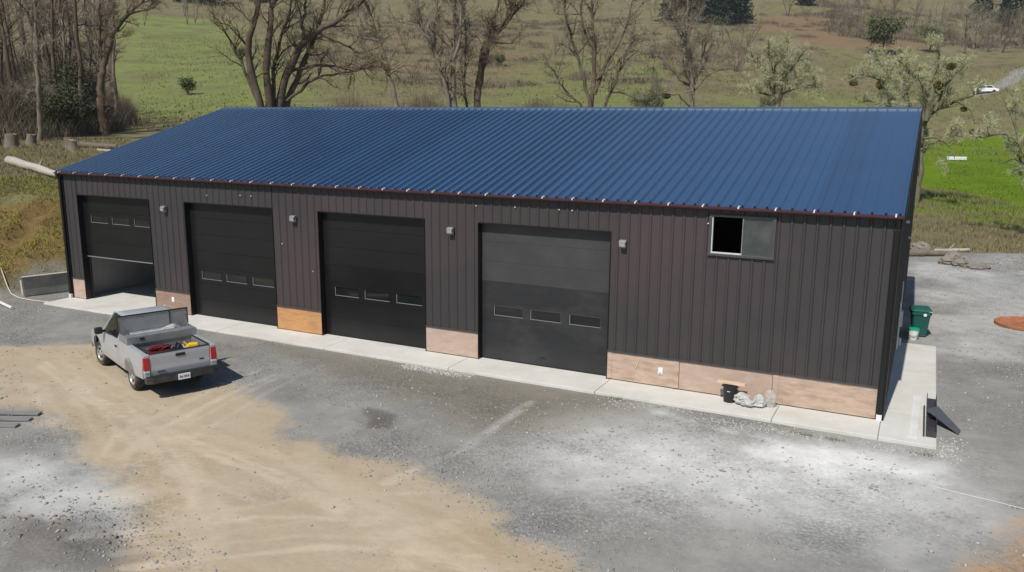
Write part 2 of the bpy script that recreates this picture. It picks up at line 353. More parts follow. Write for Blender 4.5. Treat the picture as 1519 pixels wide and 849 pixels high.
dust = np.maximum(dust, .98*zone([(28.0,-2.2),(29.87,-2.2),(31.95,-2.3),(31.9,-3.3),(31,-3.6),(29.2,-4.6),(27.6,-3.4)], .8, .5))
dust = np.maximum(dust, .62*zone([(25.4,-1.8),(29,-2.1),(29,-2.9),(26.4,-2.5)], .4, .5))
dust = np.maximum(dust, .45*zone([(15,-11.2),(18,-11.2),(18.6,-12.4),(16,-13),(13.5,-11.5)], .7, 1.0))
dust = np.maximum(dust, .30*zone([(31.9,8),(34,8),(37,20),(36,27),(31,27)], 1.2, 2.0))
wet = .75*np.maximum(zone([(18.59,-5.1),(19.5,-5),(20,-6),(19.4,-6.3)], .25, .35), .55*zone([(13.06,-3.9),(14.8,-4.1),(16.4,-4.4),(17.3,-5.8),(15.6,-5.6)], .4, .7))
wet = np.maximum(wet, .55*zone([(16.1,-13),(17.2,-12.7),(18.3,-12.4),(19.6,-12.7),(19.9,-13.4),(17.9,-14.4)], .35, .5))
brown = .7*zone([(12,-1.5),(17.47,-1.5),(21.56,-1.5),(23.94,-1.5),(24.5,-3.4),(23.3,-4.6),(21.73,-4.8),(19.22,-4),(16.25,-3.4)], .8, 1.2)
orange = np.maximum(.75*zone([(33.9,-3.2),(33.0,-5),(32.4,-6.4),(32.0,-8.5),(36,-8),(36,-3)], .9, .7), .4*zone([(29.9,-5.7),(31,-5.4),(31.4,-6),(30.2,-6.8)], .5, .8))
track = np.zeros_like(gxf)
TR = [([(22.1,-2.6),(22.1,-6.2),(21.6,-8.5)], .12, .7)]
_tr = random.Random(8)
for base in ([(9.5,-7.2),(13.2,-9.0),(15.5,-10.2),(18,-10.9),(21,-11.4)], [(13.5,-8.3),(16.9,-9.8),(19.1,-11.1),(20.4,-12.6)], [(8,-6.3),(12,-7.7),(16,-8.6),(20,-9.2),(24.5,-10.4)], [(18.4,-8.2),(20.5,-9.1),(22.8,-9.7),(25.6,-10.9)], [(19.0,-12.6),(21.2,-10.4),(23.6,-9.3)], [(14.2,-3),(14.6,-6),(15.4,-9.5),(17.5,-12)]):
    for k in range(5):
        ox, oy, b_ = _tr.uniform(-.9, .9), _tr.uniform(-.7, .7), _tr.uniform(-.25, .25)
        TR.append(([(x+ox+b_*i, y+oy-b_*i*.5) for i, (x, y) in enumerate(base)], _tr.uniform(.05, .11), _tr.uniform(.25, .6)))
for pts, w, a in TR:
    wob = .16*fbm(gxf*.9, gyf*.9, 83, 2)
    track = np.maximum(track, a*sstep(w*1.5, w*.4, np.abs(seg(gxf, gyf, pts)+wob)))
track = track*np.clip(.75+1.6*N3, 0, 1)
pebble = np.clip(.55+2.2*N1-.6*dust-.75*dirt, 0, 1)*sstep(4, -1, spad)
grassm = sstep(.2, 2.0, spad+2.4*N1)
def cap(pts, r, soft): return sstep(r+soft, r-soft, seg(gxf, gyf, pts)+soft*2.2*N2)
green = .95*cap([(-72,68),(-120,112),(-205,188)], 22, 12)
green = np.maximum(green, .62*cap([(-14,92),(-38,155),(-44,180)], 20, 14))
green = np.maximum(green, .35*cap([(-55,95),(-70,120)], 18, 14))
green = np.maximum(green, .60*cap([(10,110),(14,150)], 14, 12))
green = np.maximum(green, .45*cap([(60,190),(40,160),(25,150)], 22, 14))
bank_top = .75*sstep(.22, -.1, np.abs(gz-2.9)/6)*sstep(-20,-10,gxf)*sstep(-4,-7,gxf)*sstep(20,8,gyf)*(gxf < 0)
green = np.maximum(green, np.clip(bank_top*1.2+.8*N1, 0, 1)*(bank_top > .1))
lush = np.maximum(cap([(36,58),(39,84),(47,70),(62,64)], 12, 6), .85*cap([(33,85),(36,112),(50,125)], 16, 9))*sstep(38, 46, gyf+6*N1)
red = np.maximum(cap([(6,285),(-14,320)], 26, 16), .35*cap([(25,240),(5,262)], 10, 8))
red = np.maximum(red, .6*cap([(-75,150),(-120,230)], 28, 18))
road = np.maximum(sstep(2.6, 1.3, seg(gxf, gyf, [(38.5,173),(42.5,183),(44.7,193),(48.4,212),(60,240),(90,262)])), .25*sstep(2.6, 1.6, seg(gxf, gyf, [(28,268),(41,278),(55,307),(90,320)])))
bare = np.clip(cap([(-6.5,1.8),(-5,8)], 3.2, 1.2)*.9+sstep(1.4, .2, spad)*.9, 0, 1)*(gxf < 2)*grassm
_sf, _sw = scarp(gxf, gyf); bare = np.maximum(bare, _sw*np.where(_sf > 0, 0, np.exp(-(_sf/1.0)**2)))
brushz = np.clip(sstep(.02, .22, N2)*sstep(80, 140, far), 0, 1)
ground = fast_mesh('ground', np.stack([gxf, gyf, gz], 1), [quads], None, smooth=True)
def attr(name, a, b, c, d):
    at = ground.data.color_attributes.new(name, 'FLOAT_COLOR', 'POINT')
    at.data.foreach_set('color', np.stack([a, b, c, d], 1).astype(np.float32).ravel())
attr('zone_a', dirt, dust, wet, orange); attr('zone_b', grassm, green, red, road)
attr('zone_c', track, pebble, brown, lush); attr('zone_d', bare, brushz, 0*gxf, 0*gxf)
kind(ground, 'structure')
def ground_material():
    m = bpy.data.materials.new('ground'); t = nodes(m); n, l = t.nodes, t.links; b = n['Principled BSDF']
    b.inputs['Roughness'].default_value = .95; b.inputs['Specular IOR Level'].default_value = .15
    tc = n.new('ShaderNodeTexCoord'); P = tc.outputs['Object']
    def noise(sc, det=6, ro=.6, st=None):
        z = n.new('ShaderNodeTexNoise'); z.inputs['Scale'].default_value = sc; z.inputs['Detail'].default_value = det; z.inputs['Roughness'].default_value = ro
        src = P
        if st:
            mp = n.new('ShaderNodeMapping'); mp.inputs['Scale'].default_value = st[0]; mp.inputs['Rotation'].default_value = (0, 0, st[1]); l.new(P, mp.inputs[0]); src = mp.outputs[0]
        l.new(src, z.inputs['Vector']); return z.outputs['Fac']
    def rng(x, a, b_, c=0., d=1.):
        r = n.new('ShaderNodeMapRange'); r.inputs['From Min'].default_value = a; r.inputs['From Max'].default_value = b_; r.inputs['To Min'].default_value = c; r.inputs['To Max'].default_value = d
        l.new(x, r.inputs[0]); return r.outputs[0]
    def math_(op, x, y):
        q = n.new('ShaderNodeMath'); q.operation = op
        for k, v in enumerate((x, y)):
            if isinstance(v, (int, float)): q.inputs[k].default_value = v
            else: l.new(v, q.inputs[k])
        return q.outputs[0]
    def mix(f, a, b_):
        q = n.new('ShaderNodeMix'); q.data_type = 'RGBA'
        for k, v in ((0, f), (6, a), (7, b_)):
            if isinstance(v, tuple): q.inputs[k].default_value = (*v, 1)
            elif isinstance(v, float): q.inputs[k].default_value = v
            else: l.new(v, q.inputs[k])
        return q.outputs[2]
    def zones(nm):
        a = n.new('ShaderNodeAttribute'); a.attribute_name = nm; s = n.new('ShaderNodeSeparateColor'); l.new(a.outputs['Color'], s.inputs[0])
        return list(s.outputs)+[a.outputs['Alpha']]
    A = zones('zone_a'); B = zones('zone_b'); C = zones('zone_c'); D = zones('zone_d')
    n_f = noise(9, 8, .7); n_m = noise(1.4, 8, .65); n_l = noise(.25, 8, .65); n_x = noise(38, 4, .7); n_s = noise(.9, 9, .72, ((.6, 1.6, 1), .35)); n_h = noise(.06, 9, .7)
    n_t = noise(.5, 8, .75, ((1, 1, 1), 0))
    def brk(x, nz, amp=.5, lo=.35, hi=.65):   # ragged edge
        return rng(math_('ADD', x, math_('MULTIPLY', math_('SUBTRACT', nz, .5), amp)), lo, hi)
    vor = n.new('ShaderNodeTexVoronoi'); vor.inputs['Scale'].default_value = 13; l.new(P, vor.inputs['Vector'])
    pebcol = rng(n.new('ShaderNodeSeparateColor').outputs[0] if False else vor.outputs['Distance'], .0, .6, 1.15, .75)
    grav = mix(rng(n_m, .3, .7), (.228, .225, .211), (.290, .286, .266))
    grav = mix(rng(n_s, .50, .75, 0., .22), grav, (.37, .365, .345))
    grav = mix(rng(n_l, .42, .70, 0., .6), grav, (.225, .213, .188))
    grav = mix(math_('MULTIPLY', C[2], rng(n_m, .1, .5)), grav, (.180, .157, .118))
    dirtc = mix(rng(n_s, .3, .7), (.34, .265, .170), (.445, .365, .265))
    dirtc = mix(rng(n_l, .4, .65, 0., .7), dirtc, (.39, .335, .25))
    dirtc = mix(rng(n_m, .58, .75, 0., .55), dirtc, (.28, .205, .125))
    col = mix(brk(A[0], n_f, .5, .25, .75), grav, dirtc)
    col = mix(math_('MULTIPLY', brk(A[1], n_m, .12, .0, 1.0), .97), col, mix(rng(n_m, .35, .65), (.60, .60, .58), (.76, .755, .735)))
    col = mix(math_('MULTIPLY', brk(A[3], n_m, .7, .3, .7), .8), col, (.42, .25, .12))
    col = mix(math_('MULTIPLY', brk(A[2], n_f, .5, .3, .7), .75), col, (.115, .100, .086))
    col = mix(math_('MULTIPLY', C[0], 1.0), col, mix(A[0], (.42, .415, .39), (.55, .47, .365)))
    # vegetation
    dry = mix(rng(n_m, .3, .7), (.150, .124, .066), (.225, .188, .102))
    dry = mix(rng(n_h, .42, .62), dry, (.165, .165, .068))
    dry = mix(rng(n_t, .56, .72, 0., .75), dry, (.095, .072, .045))
    grn = mix(rng(n_l, .35, .65), (.155, .195, .048), (.205, .222, .078))
    grn = mix(rng(n_m, .55, .7, 0., .6), grn, (.095, .105, .04))
    n_p = noise(.11, 10, .78); n_q = noise(.33, 10, .8, ((1, .55, 1), .9))
    grn = mix(rng(n_q, .49, .60, 0., .7), grn, (.185, .168, .085)); grn = mix(rng(n_p, .50, .60, 0., .75), grn, (.125, .138, .048))
    dry = mix(rng(n_q, .50, .60, 0., .75), dry, (.085, .068, .044)); dry = mix(rng(n_p, .49, .58, 0., .55), dry, (.185, .152, .098))
    veg = mix(brk(B[1], n_p, 1.1, .25, .75), dry, grn)
    veg = mix(brk(C[3], n_l, .6, .3, .7), veg, mix(rng(n_l, .35, .65), (.090, .148, .004), (.135, .205, .010)))
    veg = mix(math_('MULTIPLY', brk(B[2], n_l, 1.0, .3, .8), .8), veg, mix(rng(n_m, .4, .6), (.245, .148, .088), (.165, .118, .072)))
    veg = mix(brk(D[0], n_f, .7, .3, .7), veg, mix(rng(n_m, .35, .65), (.235, .150, .062), (.165, .125, .045)))
    veg = mix(math_('MULTIPLY', D[1], .35), veg, (.115, .09, .065))
    col = mix(B[0], col, veg)
    col = mix(B[3], col, (.27, .255, .235))
    sc = n.new('ShaderNodeVectorMath'); sc.operation = 'SCALE'; l.new(col, sc.inputs[0])
    spa = math_('ADD', .30, math_('MULTIPLY', math_('MAXIMUM', C[1], B[0]), .9)); spk = math_('ADD', 1.0, math_('MULTIPLY', spa, math_('ADD', math_('MULTIPLY', math_('SUBTRACT', n_f, .5), .9), math_('MULTIPLY', math_('SUBTRACT', n_x, .5), .9))))
    peb = n.new('ShaderNodeMix'); peb.inputs[2].default_value = 1.0; l.new(C[1], peb.inputs[0]); l.new(pebcol, peb.inputs[3])
    l.new(math_('MULTIPLY', spk, peb.outputs[0]), sc.inputs['Scale']); l.new(sc.outputs[0], b.inputs['Base Color'])
    hgt = math_('ADD', math_('ADD', math_('MULTIPLY', n_f, 1.0), math_('MULTIPLY', n_x, .35)), math_('ADD', math_('MULTIPLY', n_m, 2.0), math_('MULTIPLY', math_('MULTIPLY', vor.outputs['Distance'], C[1]), -.5)))
    bf = n.new('ShaderNodeBump'); bf.inputs['Distance'].default_value = 2.2; l.new(math_('MULTIPLY', B[0], .4), bf.inputs['Strength']); l.new(math_('ADD', n_p, math_('MULTIPLY', n_q, .5)), bf.inputs['Height'])
    bp = n.new('ShaderNodeBump'); bp.inputs['Distance'].default_value = .05; l.new(math_('MULTIPLY', spa, .55), bp.inputs['Strength']); l.new(hgt, bp.inputs['Height']); l.new(bf.outputs[0], bp.inputs['Normal']); l.new(bp.outputs[0], b.inputs['Normal'])
    return m
ground.data.materials.append(ground_material())
# ------------------------------------------------------------------ concrete apron
L, DEP, HE, HR, YR = 30.51, 18.17, 5.13, 7.722, 9.087
apron = MB().box(.02, L+1.2, -1.2, -.02, -.20, -.03).box(L+.02, L+1.2, -.02, 8.38, -.20, -.031).build('concrete_apron', 'concrete_old')
kind(apron, 'structure')
AX = [-.05, 4.66, 9.34, 14.02, 18.7, 23.37, 28.06, 30.50]
def slab(x0, x1, y0, y1, z=0.0):
    return MB().box(x0+.007, x1-.007, y0+.004, y1-.004, -.19, z).build('slab', 'concrete', apron, bevel=.012)
for i in range(7): slab(AX[i], AX[i+1], -1.244, -.004, -.001*(i % 3))
slab(30.50, L+1.235, -1.244, .9, -.002); slab(30.53, L+1.235, .9, 4.7, -.001); slab(30.53, L+1.235, 4.7, 8.43)

# ------------------------------------------------------------------ the shop building
B = thing('metal_shop_building', 'long dark metal shop building with a ribbed blue roof and four garage doors', 'building', (0,0,0))
RP = .3048
def rib_profile(x0, x1, d, hw=.044):
    """points (x, out) across a sheet, ribs at multiples of RP"""
    p = [(x0, 0.)]; k = math.ceil((x0-.05)/RP)
    while k*RP < x1+.05:
        c = k*RP
        for dx, o in ((-hw, 0), (-.02, d), (.02, d), (hw, 0)):
            x = c+dx
            if x0+1e-4 < x < x1-1e-4: p.append((x, o))
        k += 1
    p.append((x1, 0.)); return p
def sheet(prof, fa, fb, name, m, parent=B, th=.004):
    """prof points mapped by fa/fb (x,out)->3D lower / upper end; a thin folded sheet"""
    n = len(prof); vs = [fa(*p) for p in prof]+[fb(*p) for p in prof]
    fs = [(i, i+1, n+i+1, n+i) for i in range(n-1)]
    return MB().add(vs, fs).build(name, m, parent)
def front_panel(x0, x1, z0, z1):
    return sheet(rib_profile(x0, x1, .032), lambda x, o: (x, -o-.003, z0), lambda x, o: (x, -o-.003, z1), 'wall_panel', 'wall_paint')
DOORS = [(.90, 4.96), (6.80, 11.00), (12.97, 17.16), (19.05, 23.27)]
WIN = (26.02, 27.62, 3.86, 4.86)
ZW, ZD, ZT = .83, 4.25, 5.08
def panels(x0, x1, z0, z1):
    k = math.floor(x0/(3*RP)+1e-6); x = x0
    while x < x1-1e-3:
        k += 1; e = min(k*3*RP+.12, x1)
        if x1-e < .15: e = x1
        front_panel(x, e, z0, z1); x = e
xs = [.16]
for a, b in DOORS: xs += [a, b]
xs.append(L-.14)
for i in range(0, len(xs), 2):
    a, b = xs[i], xs[i+1]
    if i < 8: panels(a, b, ZW+.02, ZT)
    else:
        panels(a, WIN[0], ZW+.02, ZT); panels(WIN[0], WIN[1], ZW+.02, WIN[2]); panels(WIN[0], WIN[1], WIN[3], ZT); panels(WIN[1], b, ZW+.02, ZT)
for a, b in DOORS: panels(a, b, ZD, ZT)
def roof_z(y): return HE+(HR-HE)*(min(y, DEP-y)+.10)/(YR+.10)
# gable and back sheets
for X, sgn in ((0., -1), (L, 1)):
    y = .14
    while y < DEP-.1:
        e = min(y+3*RP, DEP-.1); pr = rib_profile(y, e, .032)
        if y < YR < e: pr = sorted(pr+[(YR, 0.)])
        o = sheet(pr, lambda q, d: (X+sgn*(d+.003), q, .12), lambda q, d: (X+sgn*(d+.003), q, roof_z(q)-.05), 'wall_panel', 'wall_paint'); y = e
y = 0
for k in range(34):
    x0, x1 = k*.9144, min((k+1)*.9144, L)
    if x1-x0 > .05: sheet(rib_profile(x0, x1, .032), lambda x, o: (x, DEP+o+.003, .12), lambda x, o: (x, DEP+o+.003, ZT), 'wall_panel', 'wall_paint')
# cores (inner lining)
co = MB()
for i in range(0, len(xs), 2):
    a, b = (xs[i] if i else .02), (xs[i+1] if i < 8 else L-.02)
    if i < 8: co.box(a, b, .004, .22, 0.01, ZT)
    else: co.box(a, WIN[0], .004, .22, .01, ZT).box(WIN[1], b, .004, .22, .01, ZT).box(WIN[0], WIN[1], .004, .22, .01, WIN[2]).box(WIN[0], WIN[1], .004, .22, WIN[3], ZT)
for a, b in DOORS: co.box(a, b, .006, .19, ZD+.001, ZT-.002)
co.build('inner_lining', 'inner_dark', B)
MB().prism([(.23, .01), (DEP-.02, .01), (DEP-.02, roof_z(0)-.2), (YR, HR-.25), (.23, roof_z(0)-.2)], .004, .22, 'x').build('inner_lining', 'inner_wall', B)
MB().prism([(.23, .01), (DEP-.02, .01), (DEP-.02, roof_z(0)-.2), (YR, HR-.25), (.23, roof_z(0)-.2)], L-.22, L-.004, 'x').build('inner_lining', 'inner_wall', B)
MB().box(.24, L-.24, DEP-.22, DEP-.004, .01, ZT).build('inner_lining', 'inner_wall', B)
MB().box(.01, L-.01, .0, DEP, -.18, -.002).build('floor_slab', 'concrete', B)
MB().box(5.9, 6.05, .23, DEP-.23, .0, 5.0).build('partition_wall', 'inner_wall', B)
# roof sheets, one mesh shared along the slope
sl_len = math.hypot(YR+.14, HR-HE); ang = math.atan2(HR-HE, YR+.10)
def roof_sheet(side, x0, x1, first):
    pr = [(x-x0, o) for x, o in rib_profile(x0, x1, .060, .032)]
    def pt(t):
        def g(x, o):
            yy = -.14+(YR+.14)*t; zz = HE-.012+(HR-HE+.012)*t
            yy += -math.sin(ang)*o; zz += math.cos(ang)*o
            return (x, yy if side == 0 else DEP-yy, zz)
        return g
    return sheet(pr, pt(0), pt(1), 'roof_panel', 'roof_paint')
r0 = [None, None]
for k in range(33):
    x0 = k*.9144+.15; 
    for s in (0, 1):
        if r0[s] is None:
            r0[s] = roof_sheet(s, .15, .15+.9144, True); r0[s].location.x = .15
        else: copy_of(r0[s], B, (.15+k*.9144, 0, 0))
for s in (0, 1):
    roof_sheet(s, -.06, .15, 0).location.x = -.06
    if 33*.9144+.15 < L+.06: roof_sheet(s, 33*.9144+.15, L+.06, 0).location.x = 33*.9144+.15
rc = MB(); e = .03
rc.add([(-.08, YR-.22, HR-.22*.2815+.05), (-.08, YR, HR+.05), (-.08, YR+.22, HR-.22*.2815+.05), (L+.08, YR-.22, HR-.22*.2815+.05), (L+.08, YR, HR+.05), (L+.08, YR+.22, HR-.22*.2815+.05),
        (-.08, YR-.22, HR-.22*.2815+.0), (-.08, YR+.22, HR-.22*.2815+.0), (L+.08, YR-.22, HR-.22*.2815+.0), (L+.08, YR+.22, HR-.22*.2815+.0)],
       [(0,3,4,1), (1,4,5,2), (0,6,8,3), (2,5,9,7), (0,1,2,7,6), (3,8,9,5,4)])
rc.build('ridge_cap', 'roof_paint', B)
# rake trims along the gables
for X, s in ((-.075, -1), (L+.065, 1)):
    for side in (0, 1):
        ya, yb = (-.15, YR) if side == 0 else (DEP+.15, YR)
        q = [(ya, HE-.16), (yb, HR-.13), (yb, HR+.045), (ya, HE+.035)]
        MB().prism(q, X, X+.03 if s < 0 else X+.03, 'x').build('rake_trim', 'trim_black', B)
# gutter with white straps
gp = [(-.115, HE-.095), (-.20, HE-.095), (-.235, HE-.06), (-.245, HE-.012), (-.225, HE-.008), (-.215, HE-.05), (-.19, HE-.075), (-.13, HE-.075), (-.13, HE-.03), (-.115, HE-.03)]
gut = MB().prism(gp, -.06, L+.07, 'x').build('gutter', 'gutter_maroon', B)
MB().prism([(DEP-a, b) for a, b in gp], -.06, L+.07, 'x').build('gutter', 'gutter_maroon', B)
st0 = MB().prism([(-.10, HE+.028), (-.25, HE-.003), (-.255, HE-.04), (-.248, HE-.04), (-.243, HE-.010), (-.10, HE+.018)], -.016, .016, 'x').build('gutter_strap', 'white_metal', gut)
for k in range(34):
    x = .22+k*.9144
    if k == 0: st0.location.x = x
    elif x < L: copy_of(st0, gut, (x, 0, 0))
clo = MB().prism([(-.032, 0), (-.02, .057), (.02, .057), (.032, 0)], -.146, -.1405, 'y').build('rib_end', 'trim_black', B)
k0 = True
for k in range(0, 101):
    x = k*RP
    if x > L: break
    if k0: clo.location = (x, 0, HE-.012); k0 = False
    else: copy_of(clo, B, (x, 0, HE-.012))
MB().box(-.04, L+.04, -.117, -.0, ZT-.01, ZT+.02).build('soffit', 'trim_black', B)
# corner trims and downspouts
for x0, x1 in ((-.045, .16), (L-.14, L+.045)):
    MB().box(x0, x1, -.045, .0, .02, ZT-.012).box(x0 if x0 < 0 else L+.002, -.002 if x0 < 0 else x1, .0, .14, .02, ZT-.02).build('corner_trim', 'trim_black', B)
for x in (.05, L-.06):
    d = MB().box(x-.055, x+.055, -.135, -.05, .16, HE-.35).build('downspout', 'trim_black', B, bevel=.01)
    MB().tube([(x, -.092, HE-.36), (x, -.10, HE-.26), (x, -.17, HE-.16), (x, -.18, HE-.09)], .05, 8).build('elbow', 'trim_black', d)
    MB().box(x-.065, x+.065, -.15, -.046, .0, .17).build('drain_adapter', 'white_metal', d, bevel=.012)
# plywood wainscot, flashing
def board(x0, x1, m, z1=ZW, y=-.022):
    return MB().box(x0, x1, y, -.001, .025, z1).build('wainscot_board', m, B, bevel=.004)
board(.17, .897, 'ply_pink'); board(4.963, 6.797, 'ply_brown'); board(11.003, 12.967, 'ply_orange'); board(17.163, 19.047, 'ply_pink')
board(23.273, 25.36, 'ply_pale'); board(25.37, 27.84, 'ply_pink'); board(27.85, 30.36, 'ply_pale')
for x0, x1 in ((23.275, 23.41), (25.20, 25.355), (27.86, 28.0)):
    MB().box(x0, x1, -.034, -.0235, .03, ZW-.01).build('batten', 'ply_pale', B, bevel=.003)
for a, b in ((.165, .90), (4.96, 6.80), (11.0, 12.97), (17.16, 19.05), (23.27, L-.145)):
    MB().prism([(-.002, ZW+.035), (-.055, ZW+.016), (-.058, ZW-.006), (-.052, ZW-.006), (-.049, ZW+.010), (-.002, ZW+.026)], a, b, 'x').build('base_flashing', 'wall_paint', B)
for x, z in ((5.89, .51), (24.84, .46)):
    o = MB().box(x-.065, x+.065, -.048, -.0225, z-.10, z+.10).build('outlet_cover', 'bucket_white', B, bevel=.008)
    MB().box(x-.035, x+.035, -.055, -.0485, z-.085, z-.03).build('outlet_slot', 'grey_stuff', o)
MB().tube([(24.22, -.028, .70), (24.12, -.035, .44)], [.012, .018], 5).build('wood_splinter', 'plank', B)
# jambs
for a, b in DOORS:
    j = MB().box(a-.001, a+.02, -.04, .25, .0, ZD).box(b-.02, b+.001, -.04, .25, .0, ZD).box(a+.021, b-.021, -.04, .25, ZD-.02, ZD+.012).build('door_jamb', 'trim_black', B)
# garage doors
SH = .607
def section(a, b, z0, z1, m, parent, win=None):
    mb = MB(); y0, y1 = .195, .235; g = .0025
    if not win:
        mb.box(a, b, y0, y1, z0+g, z1-g)
    else:
        w0, w1 = win
        mb.box(a, b, y0, y1, z0+g, w0).box(a, b, y0, y1, w1, z1-g)
        e = [a]+[q for i in range(3) for q in (a+OFF[i], a+OFF[i]+WW)]+[b]
        for i in range(0, 8, 2): mb.box(e[i], e[i+1], y0, y1, w0, w1)
    return mb.build('door_section', m, parent, bevel=.003, seg=1)
OFF = (.44, 1.67, 2.93); WW = .95
for di, (a, b) in enumerate(DOORS):
    lift = 1.74 if di == 0 else 0.
    hi = 'door_steel_dusty_sheen' if di == 3 else 'door_steel'
    a2, b2 = a+.025, b-.025
    lab = ['half raised black garage door', 'closed black garage door nearest the truck', 'closed black garage door between the orange and the pinkish plywood', 'closed dusty grey garage door'][di]
    D = MB().box(a2+.02, b2-.02, .19, .23, lift+.002, lift+.028).box(a2, a2+.05, .245, .30, .0, ZD-.1).box(b2-.05, b2, .245, .30, .0, ZD-.1).build('garage_door', 'truck_black', B)
    if di == 0: MB().box(a2+.01, b2-.01, .186, .189, lift+.003, lift+.04).build('bottom_seal', 'door_frame_grey', D)
    D['label'] = lab
    w = (b2-a2)/(4.15); 
    for s in range(7):
        z0, z1 = lift+.03+s*SH, min(lift+.03+(s+1)*SH, ZD-.022)
        if z0 > ZD-.1: break
        section(a2, b2, z0, z1, ('door_steel_dusty_sheen' if s >= 4 else 'door_steel_mid') if di == 3 else ('door_steel' if s < 4 or di == 0 else 'door_steel_dim'), D, (lift+1.42, lift+1.70) if s == 2 else None)  # upper sections take the lighter steel, a sheen painted in
    if di == 0:
        for s in range(4): MB().box(a2, b2, .45+s*SH, .45+(s+1)*SH-.01, 4.05, 4.09).build('door_section', 'door_steel', D)
    for i in range(3):
        x0, x1, z0, z1 = a2+OFF[i]-.0, a2+OFF[i]+WW, lift+1.42, lift+1.70
        MB().box(x0+.001, x1-.001, .212, .218, z0+.001, z1-.001).build('window_pane', 'glass_dark', D)
        f = MB(); t = .018
        f.box(x0-t, x1+t, .188, .1945, z1-.004, z1+t).box(x1-.004, x1+t, .188, .1945, z0+.004, z1-.004)
        f.build('window_frame', hi, D)
        MB().box(x0-t, x1+t, .182, .1945, z0-.012, z0+.004).box(x0-.014, x0+.002, .186, .1945, z0+.0045, z1-.006).build('window_lit_edge', 'door_frame_grey', D)  # left and bottom frame edges paler: sun on them painted in
    MB().box((a+b)/2-.1, (a+b)/2+.1, .18, .194, lift+.25, lift+.28).build('door_handle', 'truck_black', D)
# sliding window
x0, x1, z0, z1 = WIN
wn = MB().box(x0-.05, x1+.05, -.075, -.004, z0-.05, z0+.02).box(x0-.05, x1+.05, -.06, -.004, z1-.02, z1+.04).box(x0-.05, x0+.03, -.062, -.003, z0+.02, z1-.02).box(x1-.03, x1+.05, -.062, -.003, z0+.02, z1-.02).box(x0, x1, .0, .2, z0-.02, z0).build('window', 'window_frame', B, bevel=.006)
xm = (x0+x1)/2+.02
MB().box(x0+.03, xm, -.05, .05, z0+.02, z0+.045).box(x0+.03, x0+.055, -.03, .05, z0+.046, z1-.02).build('window_track', 'white_metal', wn)
MB().box(xm, xm+.045, -.03, .0, z0+.02, z1-.02).box(x1-.075, x1-.03, -.03, .0, z0+.02, z1-.02).box(xm+.045, x1-.075, -.03, .0, z0+.02, z0+.07).box(xm+.045, x1-.075, -.03, .0, z1-.06, z1-.02).build('sash', 'window_frame', wn)
MB().box(xm-.006, xm+.006, -.036, -.031, z0+.03, z1-.03).build('sash_edge', 'alu', wn)
MB().box(xm+.045, x1-.075, -.018, -.012, z0+.07, z1-.06).build('window_pane', 'glass_grey', wn)
# loose clips and screws left on the cladding
for x, z in ((8.0, 4.55), (9.6, 4.62), (10.1, 4.62), (11.4, 3.05), (12.7, 2.2), (19.0, 4.75), (20.3, 4.78), (21.7, 4.78), (22.1, 4.78), (25.95, 4.65)):
    MB().lathe([(.018, -.06), (.02, -.045), (.008, -.034)], 8, (x, 0, z), 'y').build('clip', 'white_metal', B)
# service conduits on the gable end
c = MB().tube([(L+.07, 6.6, .2), (L+.07, 6.6, 1.6), (L+.07, 6.4, 1.75)], .03, 8).tube([(L+.07, 7.2, .2), (L+.075, 7.15, 1.1), (L+.07, 7.2, 2.3)], .025, 8).build('conduit', 'alu', B, smooth=True)
MB().box(L+.036, L+.16, 6.75, 7.05, .9, 1.4).build('meter_box', 'alu', B, bevel=.01)
MB().lathe([(.06, 0.), (.06, .25), (.04, .27)], 12, (L+.11, 7.9, .0)).build('pipe_stub', 'white_metal', B)
for yy, zz in ((10.5, 3.3), (4.0, 4.55)): MB().box(L+.034, L+.13, yy-.05, yy+.05, zz-.04, zz+.03).build('vent_hood', 'white_metal', B, bevel=.008)

# ------------------------------------------------------------------ wall lamps
def wall_lamp(x, label):
    t = thing('wall_lamp', label, 'lamp', (x, -.036, 3.93), 0, 'wall lamps between the garage doors')
    MB().prism([(0, .13), (-.10, .13), (-.17, .06), (-.10, .015), (0, .0)], -.10, .10, 'x').build('housing', 'lamp_housing', t, bevel=.012)
    MB().prism([(-.002, -.005), (-.10, .008), (-.166, .052), (-.15, -.05), (-.06, -.10), (-.002, -.10)], -.085, .085, 'x').build('lens', 'lamp_lens', t, bevel=.008)
    MB().box(-.07, .07, -.0, .006, -.12, .12).build('back_plate', 'bumper_grey', t)
    return t
wall_lamp(5.82, 'grey wall lamp beside the half raised garage door'); wall_lamp(11.98, 'grey wall lamp above the orange plywood')
wall_lamp(18.14, 'grey wall lamp left of the dusty grey garage door'); wall_lamp(23.65, 'grey wall lamp between the dusty garage door and the window')

